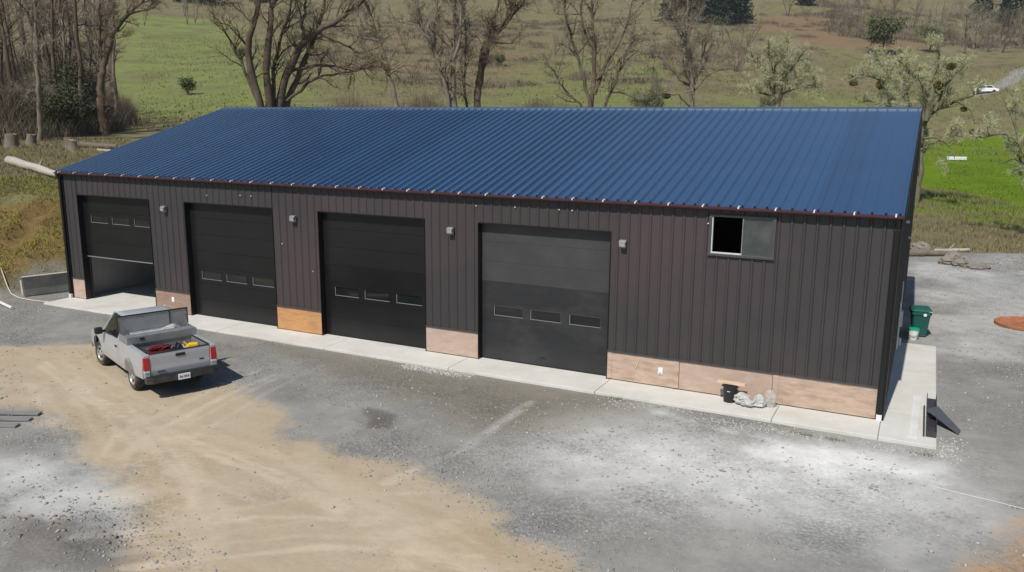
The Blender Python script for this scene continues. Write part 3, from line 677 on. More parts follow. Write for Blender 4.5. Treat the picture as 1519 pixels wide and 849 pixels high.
# ------------------------------------------------------------------ pickup truck (x forward, y left, origin on the ground under the rear axle)
HD = math.atan2(.38, -.925)
gt = tz(12.38, -5.97)
T = thing('pickup_truck', 'silver pickup truck parked on the gravel in front of the garage', 'truck', (12.36, -5.98, gt+.005), HD)
WB = 3.04
def arch(cx, r, z0, n=12): return [(cx-r*math.cos(PI*k/n), z0+r*math.sin(PI*k/n)) for k in range(n+1)]
def side_skin(poly, name, m='truck_paint', half=1.0, zs=((.4, .955), (.62, .99), (.85, 1.0), (1.1, .975), (1.3, .945)), th=.06):
    """outer side panels that follow a curved body side, both sides in one closed mesh each"""
    out = []
    for s in (1, -1):
        bm = bmesh.new()
        vs = [bm.verts.new((x, 0, z)) for x, z in poly]; f = bm.faces.new(vs)
        bmesh.ops.triangulate(bm, faces=[f])
        for zc in (.62, .85, 1.1):
            bmesh.ops.bisect_plane(bm, geom=bm.verts[:]+bm.edges[:]+bm.faces[:], plane_co=(0, 0, zc), plane_no=(0, 0, 1))
        def w(z):
            for (a, wa), (b, wb) in zip(zs[:-1], zs[1:]):
                if z <= b: return wa+(wb-wa)*max(0, (z-a))/(b-a)
            return zs[-1][1]
        for v in bm.verts:
            tp = 1.0-(.05*max(0, v.co.x-3.3)/.7 if v.co.x > 3.3 else 0)
            v.co.y = s*half*w(v.co.z)*tp
        r = bmesh.ops.extrude_face_region(bm, geom=bm.faces[:], use_keep_orig=True)
        for v in [g for g in r['geom'] if isinstance(g, bmesh.types.BMVert)]: v.co.y -= s*th
        bmesh.ops.recalc_face_normals(bm, faces=bm.faces[:])
        me = bpy.data.meshes.new(name); bm.to_mesh(me); bm.free(); me.materials.append(MAT[m])
        o = bpy.data.objects.new(name, me); COL.objects.link(o); o.parent = T
        out.append(o)
    return out
ZR = 1.22
side_skin([(-1.12, .58)]+[(-.45, .52)]+arch(0, .43, .50)+[(.45, .46), (.93, .46), (.93, ZR), (-1.12, ZR), (-1.15, .95)], 'bedside')
side_skin([(.945, .46), (2.22, .46), (2.24, .8), (2.22, 1.16), (.945, ZR)], 'door')
side_skin([(2.235, .46), (2.58, .46)]+arch(WB, .44, .50)+[(3.48, .46), (3.78, .52), (3.82, .75), (3.78, .95), (3.3, 1.09), (2.235, 1.16)], 'fender')
for s in (1, -1):
    MB().box(1.05, 1.17, s*1.0-.014, s*1.0+.014, .99, 1.04).build('door_handle', 'truck_black', T, bevel=.006)
    MB().box(-1.1, .9, s*.86-.075, s*.86+.075, ZR-.03, ZR+.004).build('bed_rail', 'truck_paint', T, bevel=.01); MB().box(-1.08, .9, s*.80-.03, s*.80+.03, ZR+.0045, ZR+.012).build('rail_cap', 'truck_black', T)
    for cx in (0, WB):
        w = MB(); n = 12
        ps = arch(cx, .455, .48); vs = [(x, s*.55, z) for x, z in ps]+[(x, s*.93, z) for x, z in ps]
        w.add(vs, [(i, i+1, n+2+i, n+1+i) for i in range(n)]); w.add([(x, s*.55, z) for x, z in ps], [tuple(range(n+1))])
        w.build('wheel_well', 'truck_black', T)
        if cx == 0:
            ps = arch(0, .475, .48); w = MB(); w.add([(x, s*.535, z) for x, z in ps]+[(x, s*.79, z) for x, z in ps], [(i, i+1, n+2+i, n+1+i) for i in range(n)]).add([(x, s*.535, z) for x, z in ps], [tuple(range(n+1))]).build('bed_wheel_box', 'bed_grey', T)
# bed
MB().box(-1.05, .90, -.80, .80, .72, .76).build('bed_floor', 'bed_grey', T)
for s in (1, -1): MB().box(-1.05, .90, s*.80-.015, s*.80+.015, .76, ZR-.02).build('bed_inner_side', 'bed_grey', T)
MB().box(.88, .925, -.92, .92, .6, ZR).build('bed_front_wall', 'truck_paint', T)
tg = MB().prism([(-1.145, .62), (-1.155, .70), (-1.165, .78), (-1.16, .90), (-1.17, 1.12), (-1.165, ZR), (-1.09, ZR), (-1.08, .62)], -.79, .79, 'y').build('tailgate', 'truck_paint', T, bevel=.012)
MB().box(-1.185, -1.14, -.13, .13, 1.06, 1.15).build('tailgate_handle', 'truck_black', tg, bevel=.02)
MB().box(-1.171, -1.160, -.62, -.50, .86, .895).build('badge', 'truck_black', tg, bevel=.004)
MB().box(-1.170, -1.158, .42, .62, .715, .745).build('badge', 'bumper_grey', tg, bevel=.004)
MB().box(-1.17, -1.09, -.80, .80, ZR+.001, ZR+.014).build('tailgate_cap', 'truck_black', tg)
for s in (1, -1):
    MB().box(-1.165, -1.05, min(s*.80, s*.955), max(s*.80, s*.955), .60, ZR-.005).build('corner_post', 'truck_paint', T, bevel=.015)
    MB().box(-1.185, -1.10, min(s*.815, s*.968), max(s*.815, s*.968), .80, 1.15).build('taillight', 'lamp_red', T, bevel=.015)
    MB().box(-1.18, -1.10, min(s*.815, s*.965), max(s*.815, s*.965), .735, .798).build('reverse_light', 'lamp_clear', T, bevel=.01)
bp_ = MB().prism([(-1.10, -.95), (-1.27, -.95), (-1.33, -.80), (-1.35, -.3), (-1.35, .3), (-1.33, .80), (-1.27, .95), (-1.10, .95)], .45, .62, 'z').build('rear_bumper', 'bumper_grey', T, bevel=.02)
MB().prism([(-1.12, -.93), (-1.26, -.93), (-1.32, -.78), (-1.34, -.3), (-1.34, .3), (-1.32, .78), (-1.26, .93), (-1.12, .93)], .621, .636, 'z').build('step_pad', 'truck_black', bp_)
pl = MB().box(-1.372, -1.356, -.16, .16, .455, .615).build('licence_plate', 'plate_white', T, bevel=.004)
ink = MB()
for dy, wd, a, b in ((.12, .009, .50, .57), (.098, .006, .52, .57), (.07, .012, .50, .55), (.045, .005, .50, .57), (.0, .010, .505, .57), (-.03, .006, .50, .56), (-.055, .011, .50, .57), (-.09, .006, .51, .57), (-.115, .010, .50, .56)):
    ink.box(-1.375, -1.3725, dy-wd, dy+wd, a, b)
ink.build('plate_characters', 'plate_ink', pl)
# cab, hood, front
def loft(rings, name, m, bevel=.03, smooth=True):
    vs = [p for r in rings for p in r]; n = len(rings[0]); fs = [tuple(range(n))[::-1], tuple((len(rings)-1)*n+k for k in range(n))]
    for j in range(len(rings)-1): fs += [(j*n+k, j*n+(k+1) % n, (j+1)*n+(k+1) % n, (j+1)*n+k) for k in range(n)]
    return MB().add(vs, fs).build(name, m, T, smooth=smooth, bevel=bevel, seg=3)
def ring(z, xr, xf, wr, wf): return [(xr, -wr, z), (xf, -wf, z), (xf, wf, z), (xr, wr, z)]
MB().box(.96, 2.24, -.93, .93, .42, 1.18).build('cab_floor', 'truck_black', T)
roof = loft([ring(1.765, 1.05, 2.05, .725, .71), ring(1.805, 1.09, 1.97, .68, .66), ring(1.835, 1.2, 1.80, .54, .52)], 'cab_roof', 'truck_paint', .05)
# pillars
def pillar(a, b, w): return MB().tube([a, b], w, 6)
for s in (1, -1):
    pl_ = MB(); pl_.prism([(.965, ZR-.02), (1.14, ZR-.02), (1.17, 1.78), (1.06, 1.78)], 0, .05, 'y')
    o = pl_.build('rear_pillar', 'truck_paint', T, bevel=.01)
    me = o.data
    for v in me.vertices: v.co.y = s*(.925-(v.co.z-ZR)*.40-v.co.y)
    MB().tube([(2.60, s*.90, 1.15), (2.33, s*.80, 1.45), (2.00, s*.70, 1.79)], [.04, .035, .035], 6).build('windscreen_pillar', 'truck_paint', T)
    q = [(1.14, s*.925, ZR-.02), (2.50, s*.895, 1.16), (2.02, s*.705, 1.775), (1.17, s*.715, 1.775)]
    q2 = [(x, y-s*.015, z) for x, y, z in q]
    MB().add(q+q2, [(0,1,2,3), (7,6,5,4), (0,4,5,1), (1,5,6,2), (2,6,7,3), (3,7,4,0)]).build('side_window', 'glass_dark', T)
    mi = MB().box(2.16, 2.30, min(s*1.02, s*1.24), max(s*1.02, s*1.24), 1.16, 1.36).build('wing_mirror', 'truck_black', T, bevel=.045, seg=3)
    MB().box(2.2, 2.27, min(s*.93, s*1.03), max(s*.93, s*1.03), 1.2, 1.26).build('mirror_arm', 'truck_black', mi)
def panel4(q, th, name, m):
    n = (Vector(q[1])-Vector(q[0])).cross(Vector(q[3])-Vector(q[0])).normalized()*th
    q2 = [tuple(Vector(p)-n) for p in q]
    return MB().add(list(q)+q2, [(0,1,2,3), (7,6,5,4), (0,4,5,1), (1,5,6,2), (2,6,7,3), (3,7,4,0)]).build(name, m, T)
panel4([(2.62, -.88, 1.15), (2.62, .88, 1.15), (2.02, .69, 1.785), (2.02, -.69, 1.785)], .012, 'windscreen', 'glass_dark')
panel4([(.975, .84, 1.30), (.975, -.84, 1.30), (1.055, -.69, 1.76), (1.055, .69, 1.76)], .012, 'rear_window', 'glass_dark')
MB().box(.95, 1.0, -.92, .92, .6, 1.29).build('cab_back', 'truck_paint', T, bevel=.01)
loft([[(2.24, -.93, 1.12), (3.74, -.86, .90), (3.74, .86, .90), (2.24, .93, 1.12)], [(2.3, -.84, 1.165), (3.64, -.74, .98), (3.64, .74, .98), (2.3, .84, 1.165)], [(2.4, -.6, 1.185), (3.5, -.5, 1.02), (3.5, .5, 1.02), (2.4, .6, 1.185)]], 'hood', 'truck_paint', .02)
MB().box(3.70, 3.84, -.91, .91, .62, .90).build('grille_panel', 'truck_black', T, bevel=.03)
MB().box(3.74, 3.91, -.94, .94, .42, .62).build('front_bumper', 'bumper_grey', T, bevel=.03)
for s in (1, -1): MB().box(3.79, 3.86, min(s*.55, s*.90), max(s*.55, s*.90), .70, .90).build('headlight', 'lamp_clear', T, bevel=.02)
MB().box(-1.0, 3.8, -.45, .45, .38, .55).build('chassis', 'truck_black', T)
# wheels
def wheel(x, s, steer=0.):
    R_ = .375; e = bpy.data.objects.new('wheel', None)
    prof = [(.22, -.11), (.30, -.125), (.345, -.12), (.368, -.09), (.375, -.04), (.375, .04), (.368, .09), (.345, .12), (.30, .125), (.22, .11)]
    ty = MB().lathe(prof, 32, (0, 0, 0), 'y', cap=False).build('wheel', 'rubber', T, smooth=True)
    ty.location = (x, s*.83, R_); ty.rotation_euler = (0, 0, steer)
    MB().lathe([(.23, .112), (.215, .122), (.20, .085), (.12, .075), (.08, .11), (.0, .115)] if s > 0 else [(.23, -.112), (.215, -.122), (.20, -.085), (.12, -.075), (.08, -.11), (.0, -.115)], 28, (0, 0, 0), 'y', cap=False).build('rim', 'rim_alloy', ty, smooth=True)
    sp = MB()
    for k in range(5):
        a = 2*PI*k/5; d = .093*s
        sp.add([(math.cos(a+da)*r, d+(.012*s), math.sin(a+da)*r) for r, da in ((.085, -.28), (.165, -.16), (.165, .16), (.085, .28))]+[(math.cos(a+da)*r, d-.015*s, math.sin(a+da)*r) for r, da in ((.085, -.28), (.165, -.16), (.165, .16), (.085, .28))],
               [(0,1,2,3), (7,6,5,4), (0,4,5,1), (1,5,6,2), (2,6,7,3), (3,7,4,0)])
    for k in range(5):
        a = 2*PI*(k+.5)/5; sp.lathe([(.028, d_) for d_ in (.08*s,)]+[(.028, .088*s)], 8, (math.cos(a)*.15, 0, math.sin(a)*.15), 'y')
    sp.build('wheel_hole', 'truck_black', ty)
    sp2 = MB().lathe([(.045, .11*s), (.045, .125*s), (.03, .13*s)], 10, (0, 0, 0), 'y').build('hub_cap', 'rim_alloy', ty)
    MB().lathe([(.0, -.11), (.22, -.11)] if s > 0 else [(.0, .11), (.22, .11)], 20, (0, 0, 0), 'y', cap=False).build('wheel_back', 'truck_black', ty)
for x, st in ((0, 0), (WB, .10)):
    for s in (1, -1): wheel(x, s, st)
# crossbed tool box with its lid up
def bedpt(x, y, z):
    h = Vector((math.cos(HD), math.sin(HD), 0)); l_ = Vector((-math.sin(HD), math.cos(HD), 0))
    p = Vector(T.location)+h*x+l_*y; return (p.x, p.y, T.location.z+z)
X = thing('tool_box', 'open silver cross-bed tool box behind the truck cab with its lid up', 'tool box', bedpt(.62, 0, .765), HD)
b_ = MB()
b_.box(-.47, .27, -.95, .95, .46, .475).box(-.47, -.455, -.95, .95, .476, .66).box(.255, .27, -.95, .95, .476, .66).box(-.454, .254, -.95, -.935, .476, .66).box(-.454, .254, .935, .95, .476, .66).box(-.454, -.10, -.934, .934, .645, .66)
b_.box(-.44, .24, -.78, .78, .0, .459)
b_.build('box_body', 'box_alu', X)
MB().box(.255, .285, -.97, .97, .665, 1.13).build('lid', 'box_alu', X, bevel=.006)
MB().box(.235, .254, -.98, -.955, .66, 1.14).box(.235, .254, .955, .98, .66, 1.14).box(.235, .254, -.954, .954, 1.105, 1.14).box(.235, .254, -.47, -.45, .67, 1.104).build('lid_rim', 'truck_black', X)
for s in (-.9, .9): MB().tube([(.0, s, .60), (.24, s, .95)], .009, 6).build('gas_strut', 'truck_black', X)
MB().box(-.488, -.472, .5, .62, .56, .62).build('latch', 'truck_black', X, bevel=.005)
# tools in the box and load in the bed
def crumple(name, m, loc, size, label, cat, seed, sub=2, amp=.35, group=None, parent=None, rz=0):
    r = random.Random(seed); bm = bmesh.new(); bmesh.ops.create_icosphere(bm, subdivisions=sub, radius=1)
    for v in bm.verts:
        k = 1+amp*(r.random()-.5)*2; v.co = Vector((v.co.x*size[0]*k, v.co.y*size[1]*k, max(v.co.z, -.75)*size[2]*(1+amp*(r.random()-.5))))
    zmin = min(v.co.z for v in bm.verts)
    for v in bm.verts: v.co.z -= zmin
    me = bpy.data.meshes.new(name); bm.to_mesh(me); bm.free(); me.materials.append(MAT[m])
    o = bpy.data.objects.new(name, me); COL.objects.link(o); o.location = loc; o.rotation_euler.z = rz
    if parent: o.parent = parent
    else: tag(o, label, cat, group)
    return o
o = MB().box(-.14, .14, -.42, .42, 0, .12).box(-.14, -.13, -.42, .42, .12, .16).box(.13, .14, -.42, .42, .12, .16).build('tool_tray', 'grey_stuff'); o.location = bedpt(.72, .25, 1.242); o.rotation_euler.z = HD; tag(o, 'grey tool tray inside the open truck tool box', 'tray')
crumple('rag', 'bag_white', bedpt(.70, -.40, 1.245), (.14, .30, .13), 'white crumpled rag in the open truck tool box', 'rag', 3)
o = MB().box(-.2, .2, -.45, .45, 0, .36).box(-.14, .14, -.06, .06, .361, .40).box(-.205, .205, -.46, .46, .27, .29).build('tool_chest', 'red_plastic', None, bevel=.015); o.location = bedpt(-.48, .30, .765); o.rotation_euler.z = HD+.06; tag(o, 'red tool chest lying in the truck bed', 'tool chest')
o = MB().prism([(-.16, 0), (.16, 0), (.16, .32), (.06, .4), (-.16, .4)], -.11, .11, 'y').tube([(.11, 0, .36), (.2, 0, .46)], .022, 8).build('fuel_can', 'yellow_plastic', None, bevel=.02); o.location = bedpt(-.50, -.55, .765); o.rotation_euler.z = HD+1.2; tag(o, 'yellow fuel can in the truck bed near the tailgate', 'fuel can')
o = MB().lathe([(.10, 0), (.11, .02), (.11, .3), (.06, .36), (.03, .38), (.03, .41)], 16).build('jug', 'grey_stuff', None, smooth=True); o.location = bedpt(-.5, -.31, .765); tag(o, 'pale grey jug between the red chest and yellow can in the truck bed', 'jug')
crumple('tarp', 'truck_black', bedpt(-.72, -.08, .765), (.12, .20, .30), 'black crumpled tarp just inside the tailgate', 'tarp', 31, 3, .22, rz=HD)
crumple('rag', 'red_plastic', bedpt(-.42, .28, 1.135), (.16, .3, .06), 'dark red cloth on top of the red tool chest', 'cloth', 33, 3, .3, rz=HD)
# ------------------------------------------------------------------ things lying about
def bin_wheelie():
    t = thing('wheelie_bin', 'dark green wheelie bin with a lid behind the building corner', 'bin', (31.18, 10.05, tz(31.18, 10.05)), .15)
    n = 4
    def rr(z, hx, hy, c=.05): return [(hx-c, -hy, z), (hx, -hy+c, z), (hx, hy-c, z), (hx-c, hy, z), (-hx+c, hy, z), (-hx, hy-c, z), (-hx, -hy+c, z), (-hx+c, -hy, z)]
    rings = [rr(.03, .22, .25), rr(.5, .26, .30), rr(.80, .285, .335), rr(.80, .315, .365), rr(.93, .32, .37)]
    vs = [p for r in rings for p in r]; fs = [tuple(range(7, -1, -1)), tuple(32+k for k in range(8))]
    for j in range(4): fs += [(j*8+k, j*8+(k+1) % 8, (j+1)*8+(k+1) % 8, (j+1)*8+k) for k in range(8)]
    MB().add(vs, fs).build('tub', 'bin_green', t, bevel=.01)
    r2 = [rr(.932, .335, .385), rr(.96, .335, .385), rr(1.03, .24, .29, .04)]
    vs = [p for r in r2 for p in r]; fs = [tuple(range(7, -1, -1)), tuple(16+k for k in range(8))]
    for j in range(2): fs += [(j*8+k, j*8+(k+1) % 8, (j+1)*8+(k+1) % 8, (j+1)*8+k) for k in range(8)]
    MB().add(vs, fs).build('lid', 'bin_green', t, bevel=.012)
    MB().tube([(-.25, .42, .92), (.25, .42, .92)], .018, 8).build('handle', 'bin_green', t)
    MB().lathe([(.05, -.383), (.055, -.378), (.055, -.374)], 14, (.10, 0, .82), 'y').build('sticker', 'bucket_white', t)
    MB().box(.2, .32, -.384, -.374, .935, .955).build('latch', 'bucket_white', t)
    for s in (-.2, .2): MB().lathe([(.0, -.02), (.1, -.02), (.1, .02), (.0, .02)], 16, (s, .28, .1), 'x').build('wheel', 'rubber', t)
bin_wheelie()
t = thing('paint_bucket', 'white plastic bucket with a bright green lid beside the wheelie bin', 'bucket', (31.03, 9.35, tz(31.03, 9.35)))
MB().lathe([(.13, 0), (.135, .01), (.155, .34), (.165, .345), (.165, .36)], 20).build('body', 'bucket_white', t, smooth=True)
MB().lathe([(.168, .361), (.175, .365), (.175, .40), (.16, .412), (.0, .412)], 20).build('lid', 'lid_green', t, smooth=True)
MB().tube([(-.17, 0, .33), (-.12, -.14, .2), (0, -.19, .16), (.12, -.14, .2), (.17, 0, .33)], .006, 5).build('handle', 'alu', t)
MB().lathe([(.147, .09), (.1515, .20)], 20, cap=False).build('label_band', 'paper_print', t)
t = thing('rusty_disc', 'round rusty orange metal disc lying on the gravel at the right', 'metal disc', (34.75, 13.6, tz(34.75, 13.6)), .3)
MB().lathe([(.0, .01), (1.02, .01), (1.06, .03), (1.06, .11), (1.02, .13), (.98, .115), (.0, .10)], 40, cap=False).build('plate', 'rust', t, smooth=True)
MB().tube([(-.15, 0, .105), (-.13, 0, .17), (.13, 0, .17), (.15, 0, .105)], .015, 6).build('handle', 'rust', t)
# trash can, plank, bags
t = thing('trash_can', 'black plastic trash can standing against the plywood wainscot', 'trash can', (26.83, -.34, 0))
MB().lathe([(.15, 0), (.155, .01), (.165, .12), (.168, .13), (.18, .44), (.19, .45), (.19, .49), (.178, .49), (.17, .44), (.15, .02), (0, .02)], 24, cap=False).build('tub', 'bin_black', t, smooth=True)
for s in (-1, 1): MB().box(s*.20-.02, s*.20+.02, -.05, .05, .40, .43).build('handle', 'bin_black', t, bevel=.008)
MB().box(-.04, .04, -.180, -.171, .31, .325).build('label', 'bucket_white', t)
o = MB().box(-.36, .36, -.09, .09, 0, .045).build('plank', 'plank', None, bevel=.004); o.location = (26.86, -.36, .495); o.rotation_euler = (0, .02, .05); tag(o, 'short pale plank laid across the black trash can', 'plank')
crumple('plastic_bag', 'bag_white', (27.17, -.42, 0), (.21, .15, .17), 'crumpled white plastic bag beside the black trash can', 'bag', 5, 3, .30)
crumple('plastic_bag', 'bag_white', (27.34, -.52, 0), (.20, .13, .10), 'flattened white plastic bag lying between two fuller bags', 'bag', 8, 3, .34)
t = thing('paper_sack', 'small white paper sack with dark print by the wainscot', 'sack', (27.62, -.42, 0), .1)
a = crumple('sack_body', 'bag_white', (0, 0, 0), (.16, .11, .19), '', '', 12, 3, .12, parent=t)
MB().box(-.10, .09, -.125, -.112, .05, .12).build('printed_label', 'paper_print', t)
o = crumple('plastic_film', 'plastic_film', (27.86, -.30, 0), (.14, .08, .26), 'translucent plastic film bunched by the wainscot', 'film', 15, 3, .2)
# metal offcuts on the side apron
o = MB().prism([(-.10, 0), (.10, 0), (.10, .05), (.09, .05), (.09, .012), (-.09, .012), (-.09, .07), (-.10, .07)], -1.75, 1.75, 'y').build('gutter_length', 'white_metal'); o.location = (31.25, .75, .002); o.rotation_euler.z = -.012; tag(o, 'long white metal channel lying on the side apron', 'metal channel')
o = MB().prism([(-.02, 0), (.02, 0), (.02, .05), (-.02, .05)], -1.15, 1.15, 'y').build('steel_bar', 'steel_purple'); o.location = (31.46, .42, .002); o.rotation_euler.z = .005; tag(o, 'thin dark steel bar lying between the white channel and the dark trays', 'steel bar')
def tray(y0, y1, label, x=31.62, rz=0.):
    o = MB().prism([(-.115, 0), (.115, 0), (.115, .16), (.10, .16), (.10, .02), (-.10, .02), (-.10, .16), (-.115, .16)], y0, y1, 'y').box(-.099, .099, y0, y0+.01, .021, .15).build('steel_tray', 'steel_purple')
    o.location = (x, 0, .002); o.rotation_euler.z = rz; return tag(o, label, 'steel channel')
tray(-.70, .62, 'dark purple steel channel on the apron, the one nearer the front corner')
tray(.66, 2.35, 'dark purple steel channel on the apron, behind the tilted sheet')
q = [(31.48, .60, .25), (31.76, 1.10, .22), (32.27, .28, -.05), (32.22, .02, -.08)]
n_ = Vector((0, 0, .006)); o = MB().add([Vector(p)+n_ for p in q]+[Vector(p)-n_ for p in q], [(0,1,2,3), (7,6,5,4), (0,4,5,1), (1,5,6,2), (2,6,7,3), (3,7,4,0)]).build('sheet_offcut', 'sheet_grey'); tag(o, 'pointed dark sheet metal offcut leaning off the apron edge', 'sheet metal')
# jersey barrier and left-hand odds and ends
bz = tz(-1.6, .6)-.02
t = thing('concrete_barrier', 'weathered concrete road barrier with painted-in side shade at the left corner of the building', 'barrier', (-1.75, .55, bz), math.atan2(1.66, .55))
prof = [(-.30, 0), (.30, 0), (.30, .08), (.17, .33), (.10, .82), (-.10, .82), (-.17, .33), (-.30, .08)]
MB().prism(prof, -1.3, 2.0, 'x').build('barrier_body', 'concrete_shaded', t, bevel=.02)  # shade of the side in grazing sun put into the darker concrete
MB().box(-1.3, 2.0, -.085, .085, .821, .832).build('barrier_top', 'concrete_pale', t)
MB().tube([(-1.31, -.07, .06), (-1.33, -.05, .68), (-1.33, .05, .68), (-1.31, .07, .06)], .025, 6).build('lifting_loop', 'concrete_pale', t)
MB().tube([(1.0, -.14, .55), (1.9, -.14, .56)], .012, 5).build('scratch_bar', 'concrete_pale', t)
z = tz(-1., -2.2); o = MB().tube([(-2.1, -1.9, z+.10), (-.25, -2.38, z+.065)], .06, 12).build('white_pipe', 'white_metal', None, smooth=True); tag(o, 'white plastic pipe lying on the gravel at the left edge', 'pipe')
pts = [(-5.6, .5), (-4.2, -.2), (-3.2, -.65), (-2.5, -.95), (-1.9, -1.05), (-1.1, -1.08), (-.5, -1.0), (-.05, -.95)]
o = MB().tube([(x, y, tz(x, y)+.03) for x, y in pts], .022, 6).build('hose', 'rope', None, smooth=True); tag(o, 'tan hose trailing from the bank to the apron corner', 'hose')
pts = [(31.6, -3.45), (32.2, -3.6), (32.8, -3.68), (33.3, -3.8), (34.2, -3.95), (35.5, -4.3)]
o = MB().tube([(x, y, tz(x, y)+.012) for x, y in pts], .006, 5).build('string_line', 'string'); tag(o, 'thin white string line across the gravel at the lower right', 'string')
for k, (x, y, r, lab) in enumerate(((11.0, -9.55, .45, 'grey weathered board at the left edge, farthest from the camera'), (11.25, -9.85, .42, 'grey weathered board at the left edge, middle of three'), (11.45, -10.2, .40, 'grey weathered board at the left edge, nearest the camera'))):
    o = MB().box(-.75, .65-.1*k, -.10, .10, 0, .045).build('board', 'old_plank', None, bevel=.005); o.location = (x, y, tz(x, y)+.03-.008*k); o.rotation_euler = (.03, .01, r); tag(o, lab, 'board')
crumple('dark_bundle', 'bin_black', (1.15, 3.4, 0), (.22, .18, .22), 'small dark bundle on the floor inside the half open garage', 'bundle', 77, 2, .25)
# rocks and old logs at the back of the pad
def rock(x, y, s, label, seed, m='rock', dz=0.):
    o = crumple('rock', m, (x, y, tz(x, y)-.06+dz), s, label, 'rock', seed, 3, .16, 'rocks heaped at the back of the gravel pad')
    for p in o.data.polygons: p.use_smooth = False
    return o
rock(32.3, 27.4, (.45, .34, .28), 'dark rock at the left end of the small rock heap', 21); rock(32.85, 27.0, (.38, .34, .25), 'round brown rock in the middle of the small rock heap', 22)
rock(32.55, 27.8, (.5, .36, .40), 'large rock at the back of the small rock heap', 23); rock(33.5, 26.5, (.48, .34, .16), 'flat rock at the right end of the small rock heap', 24)
rock(30.95, 30.3, (.5, .4, .4), 'mossy rock beside the old logs behind the building', 25); rock(33.95, 26.7, (.3, .25, .2), 'small rock just right of the flat rock', 26)
def log(a, b, r, label, m='old_log', seed=0, grp=None, lift=0.):
    rr = random.Random(seed); A = Vector((a[0], a[1], tz(*a)+r*.7+lift)); Bv = Vector((b[0], b[1], tz(*b)+r*.7+lift)); n = 9; pts = []; rad = []
    for k in range(n):
        u = k/(n-1); p = A.lerp(Bv, u)+Vector((rr.uniform(-1, 1), rr.uniform(-1, 1), rr.uniform(-.5, .5)))*r*.18; pts.append(p); rad.append(r*(1-.25*u)*rr.uniform(.92, 1.08))
    e = thing('fallen_log', label, 'log', tuple(A), 0, grp)
    MB().tube([p-A for p in pts], rad, 10).build('bole', m, e, smooth=True)
    d = (Bv-A).normalized()
    MB().tube([-d*.012, -d*.004], [rad[0]*.9, rad[0]*.9], 10).build('cut_end', 'cut_wood', e)
    MB().tube([pts[5]-A, pts[5]-A+Vector((rr.uniform(-.4, .4), rr.uniform(-.4, .4), .25+r))], [r*.3, r*.12], 6).build('branch_stub', m, e)
    return e
G = 'old logs at the back of the gravel pad'
log((30.3, 29.2), (32.2, 29.8), .22, 'broken brown log behind the building, nearest the wall', 'old_log', 1, G); log((30.6, 30.0), (33.4, 31.6), .15, 'long pale log lying behind the brown logs', 'bleached_log', 2, G)
log((29.9, 30.5), (31.4, 30.7), .28, 'stout dark log behind the building end', 'old_log', 3, G)
log((-18.9, 10.0), (-12.6, 8.6), .28, 'big bleached log lying on the dry bank left of the roof', 'bleached_log', 4, None, .1)
log((-27.8, 21.2), (-25.4, 22.6), .26, 'dark log among the stumps below the wood', 'old_log', 5); log((-25.0, 20.6), (-22.2, 21.8), .12, 'thin pale log near the roof edge below the wood', 'bleached_log', 6)
def stump(x, y, r, h, label, seed):
    e = thing('tree_stump', label, 'stump', (x, y, tz(x, y)-.05), seed*.7, 'stumps on the cleared bank'); rr = random.Random(seed)
    pr = [(r*1.45, 0), (r*1.2, .12), (r*1.02, .35*h), (r*.98, h)]
    o = MB().lathe(pr, 12).build('trunk', 'old_log', e, smooth=True)
    for v in o.data.vertices: v.co.x = v.co.x*(1+rr.uniform(-.2, .2))+v.co.z*.12; v.co.y *= 1+rr.uniform(-.2, .2); v.co.z += rr.uniform(-.12, .12) if v.co.z > h*.9 else 0
    MB().lathe([(r*.7, h-.10), (r*.78, h-.02), (r*.5, h+.05), (0, h+.03)], 12, (h*.12, 0, 0)).build('cut_top', 'cut_wood', e)
stump(-29.0, 16.6, .42, 1.05, 'largest grey stump at the far left of the bank', 1); stump(-31.5, 17.0, .33, .8, 'stump behind the largest one at the left edge', 2); stump(-31.2, 19.6, .34, .85, 'upright stump left of the thin pale tree', 3)
stump(-25.8, 19.2, .36, .8, 'pale stump nearest the roof edge', 4); stump(-27.2, 20.0, .35, .8, 'low stump beside the dark log', 5)

# ------------------------------------------------------------------ far vehicle and trough
VZ = tz(39.5, 174.5)
t = thing('parked_car', 'small white car far away at the end of the hillside road', 'car', (39.5, 174.5, VZ), .1)
MB().prism([(-2.2, .3), (2.2, .3), (2.25, .75), (1.5, .95), (.8, 1.5), (-1.0, 1.5), (-1.7, 1.0), (-2.2, .95)], -.85, .85, 'y').build('body', 'car_white', t, bevel=.06)
MB().prism([(1.25, 1.02), (.72, 1.42), (-.1, 1.42), (-.1, 1.02)], -.862, .862, 'y').build('side_window', 'glass_dark', t)
MB().prism([(-.2, 1.02), (-.2, 1.42), (-.92, 1.42), (-1.4, 1.02)], -.862, .862, 'y').build('side_window', 'glass_dark', t)
for x in (-1.35, 1.35):
    for s in (-.8, .8): MB().lathe([(0, -.1), (.32, -.1), (.32, .1), (0, .1)], 14, (x, s, .32), 'y', cap=False).build('wheel', 'rubber', t)
t = thing('water_trough', 'small white trough standing far off in the green meadow', 'trough', (33.8, 96.4, tz(33.8, 96.4)), .15)
MB().box(-1.1, 1.1, -.45, .45, .05, .5).build('tank', 'white_metal', t, bevel=.08); MB().box(-.95, .95, -.32, .32, .501, .51).build('water_surface', 'glass_grey', t)

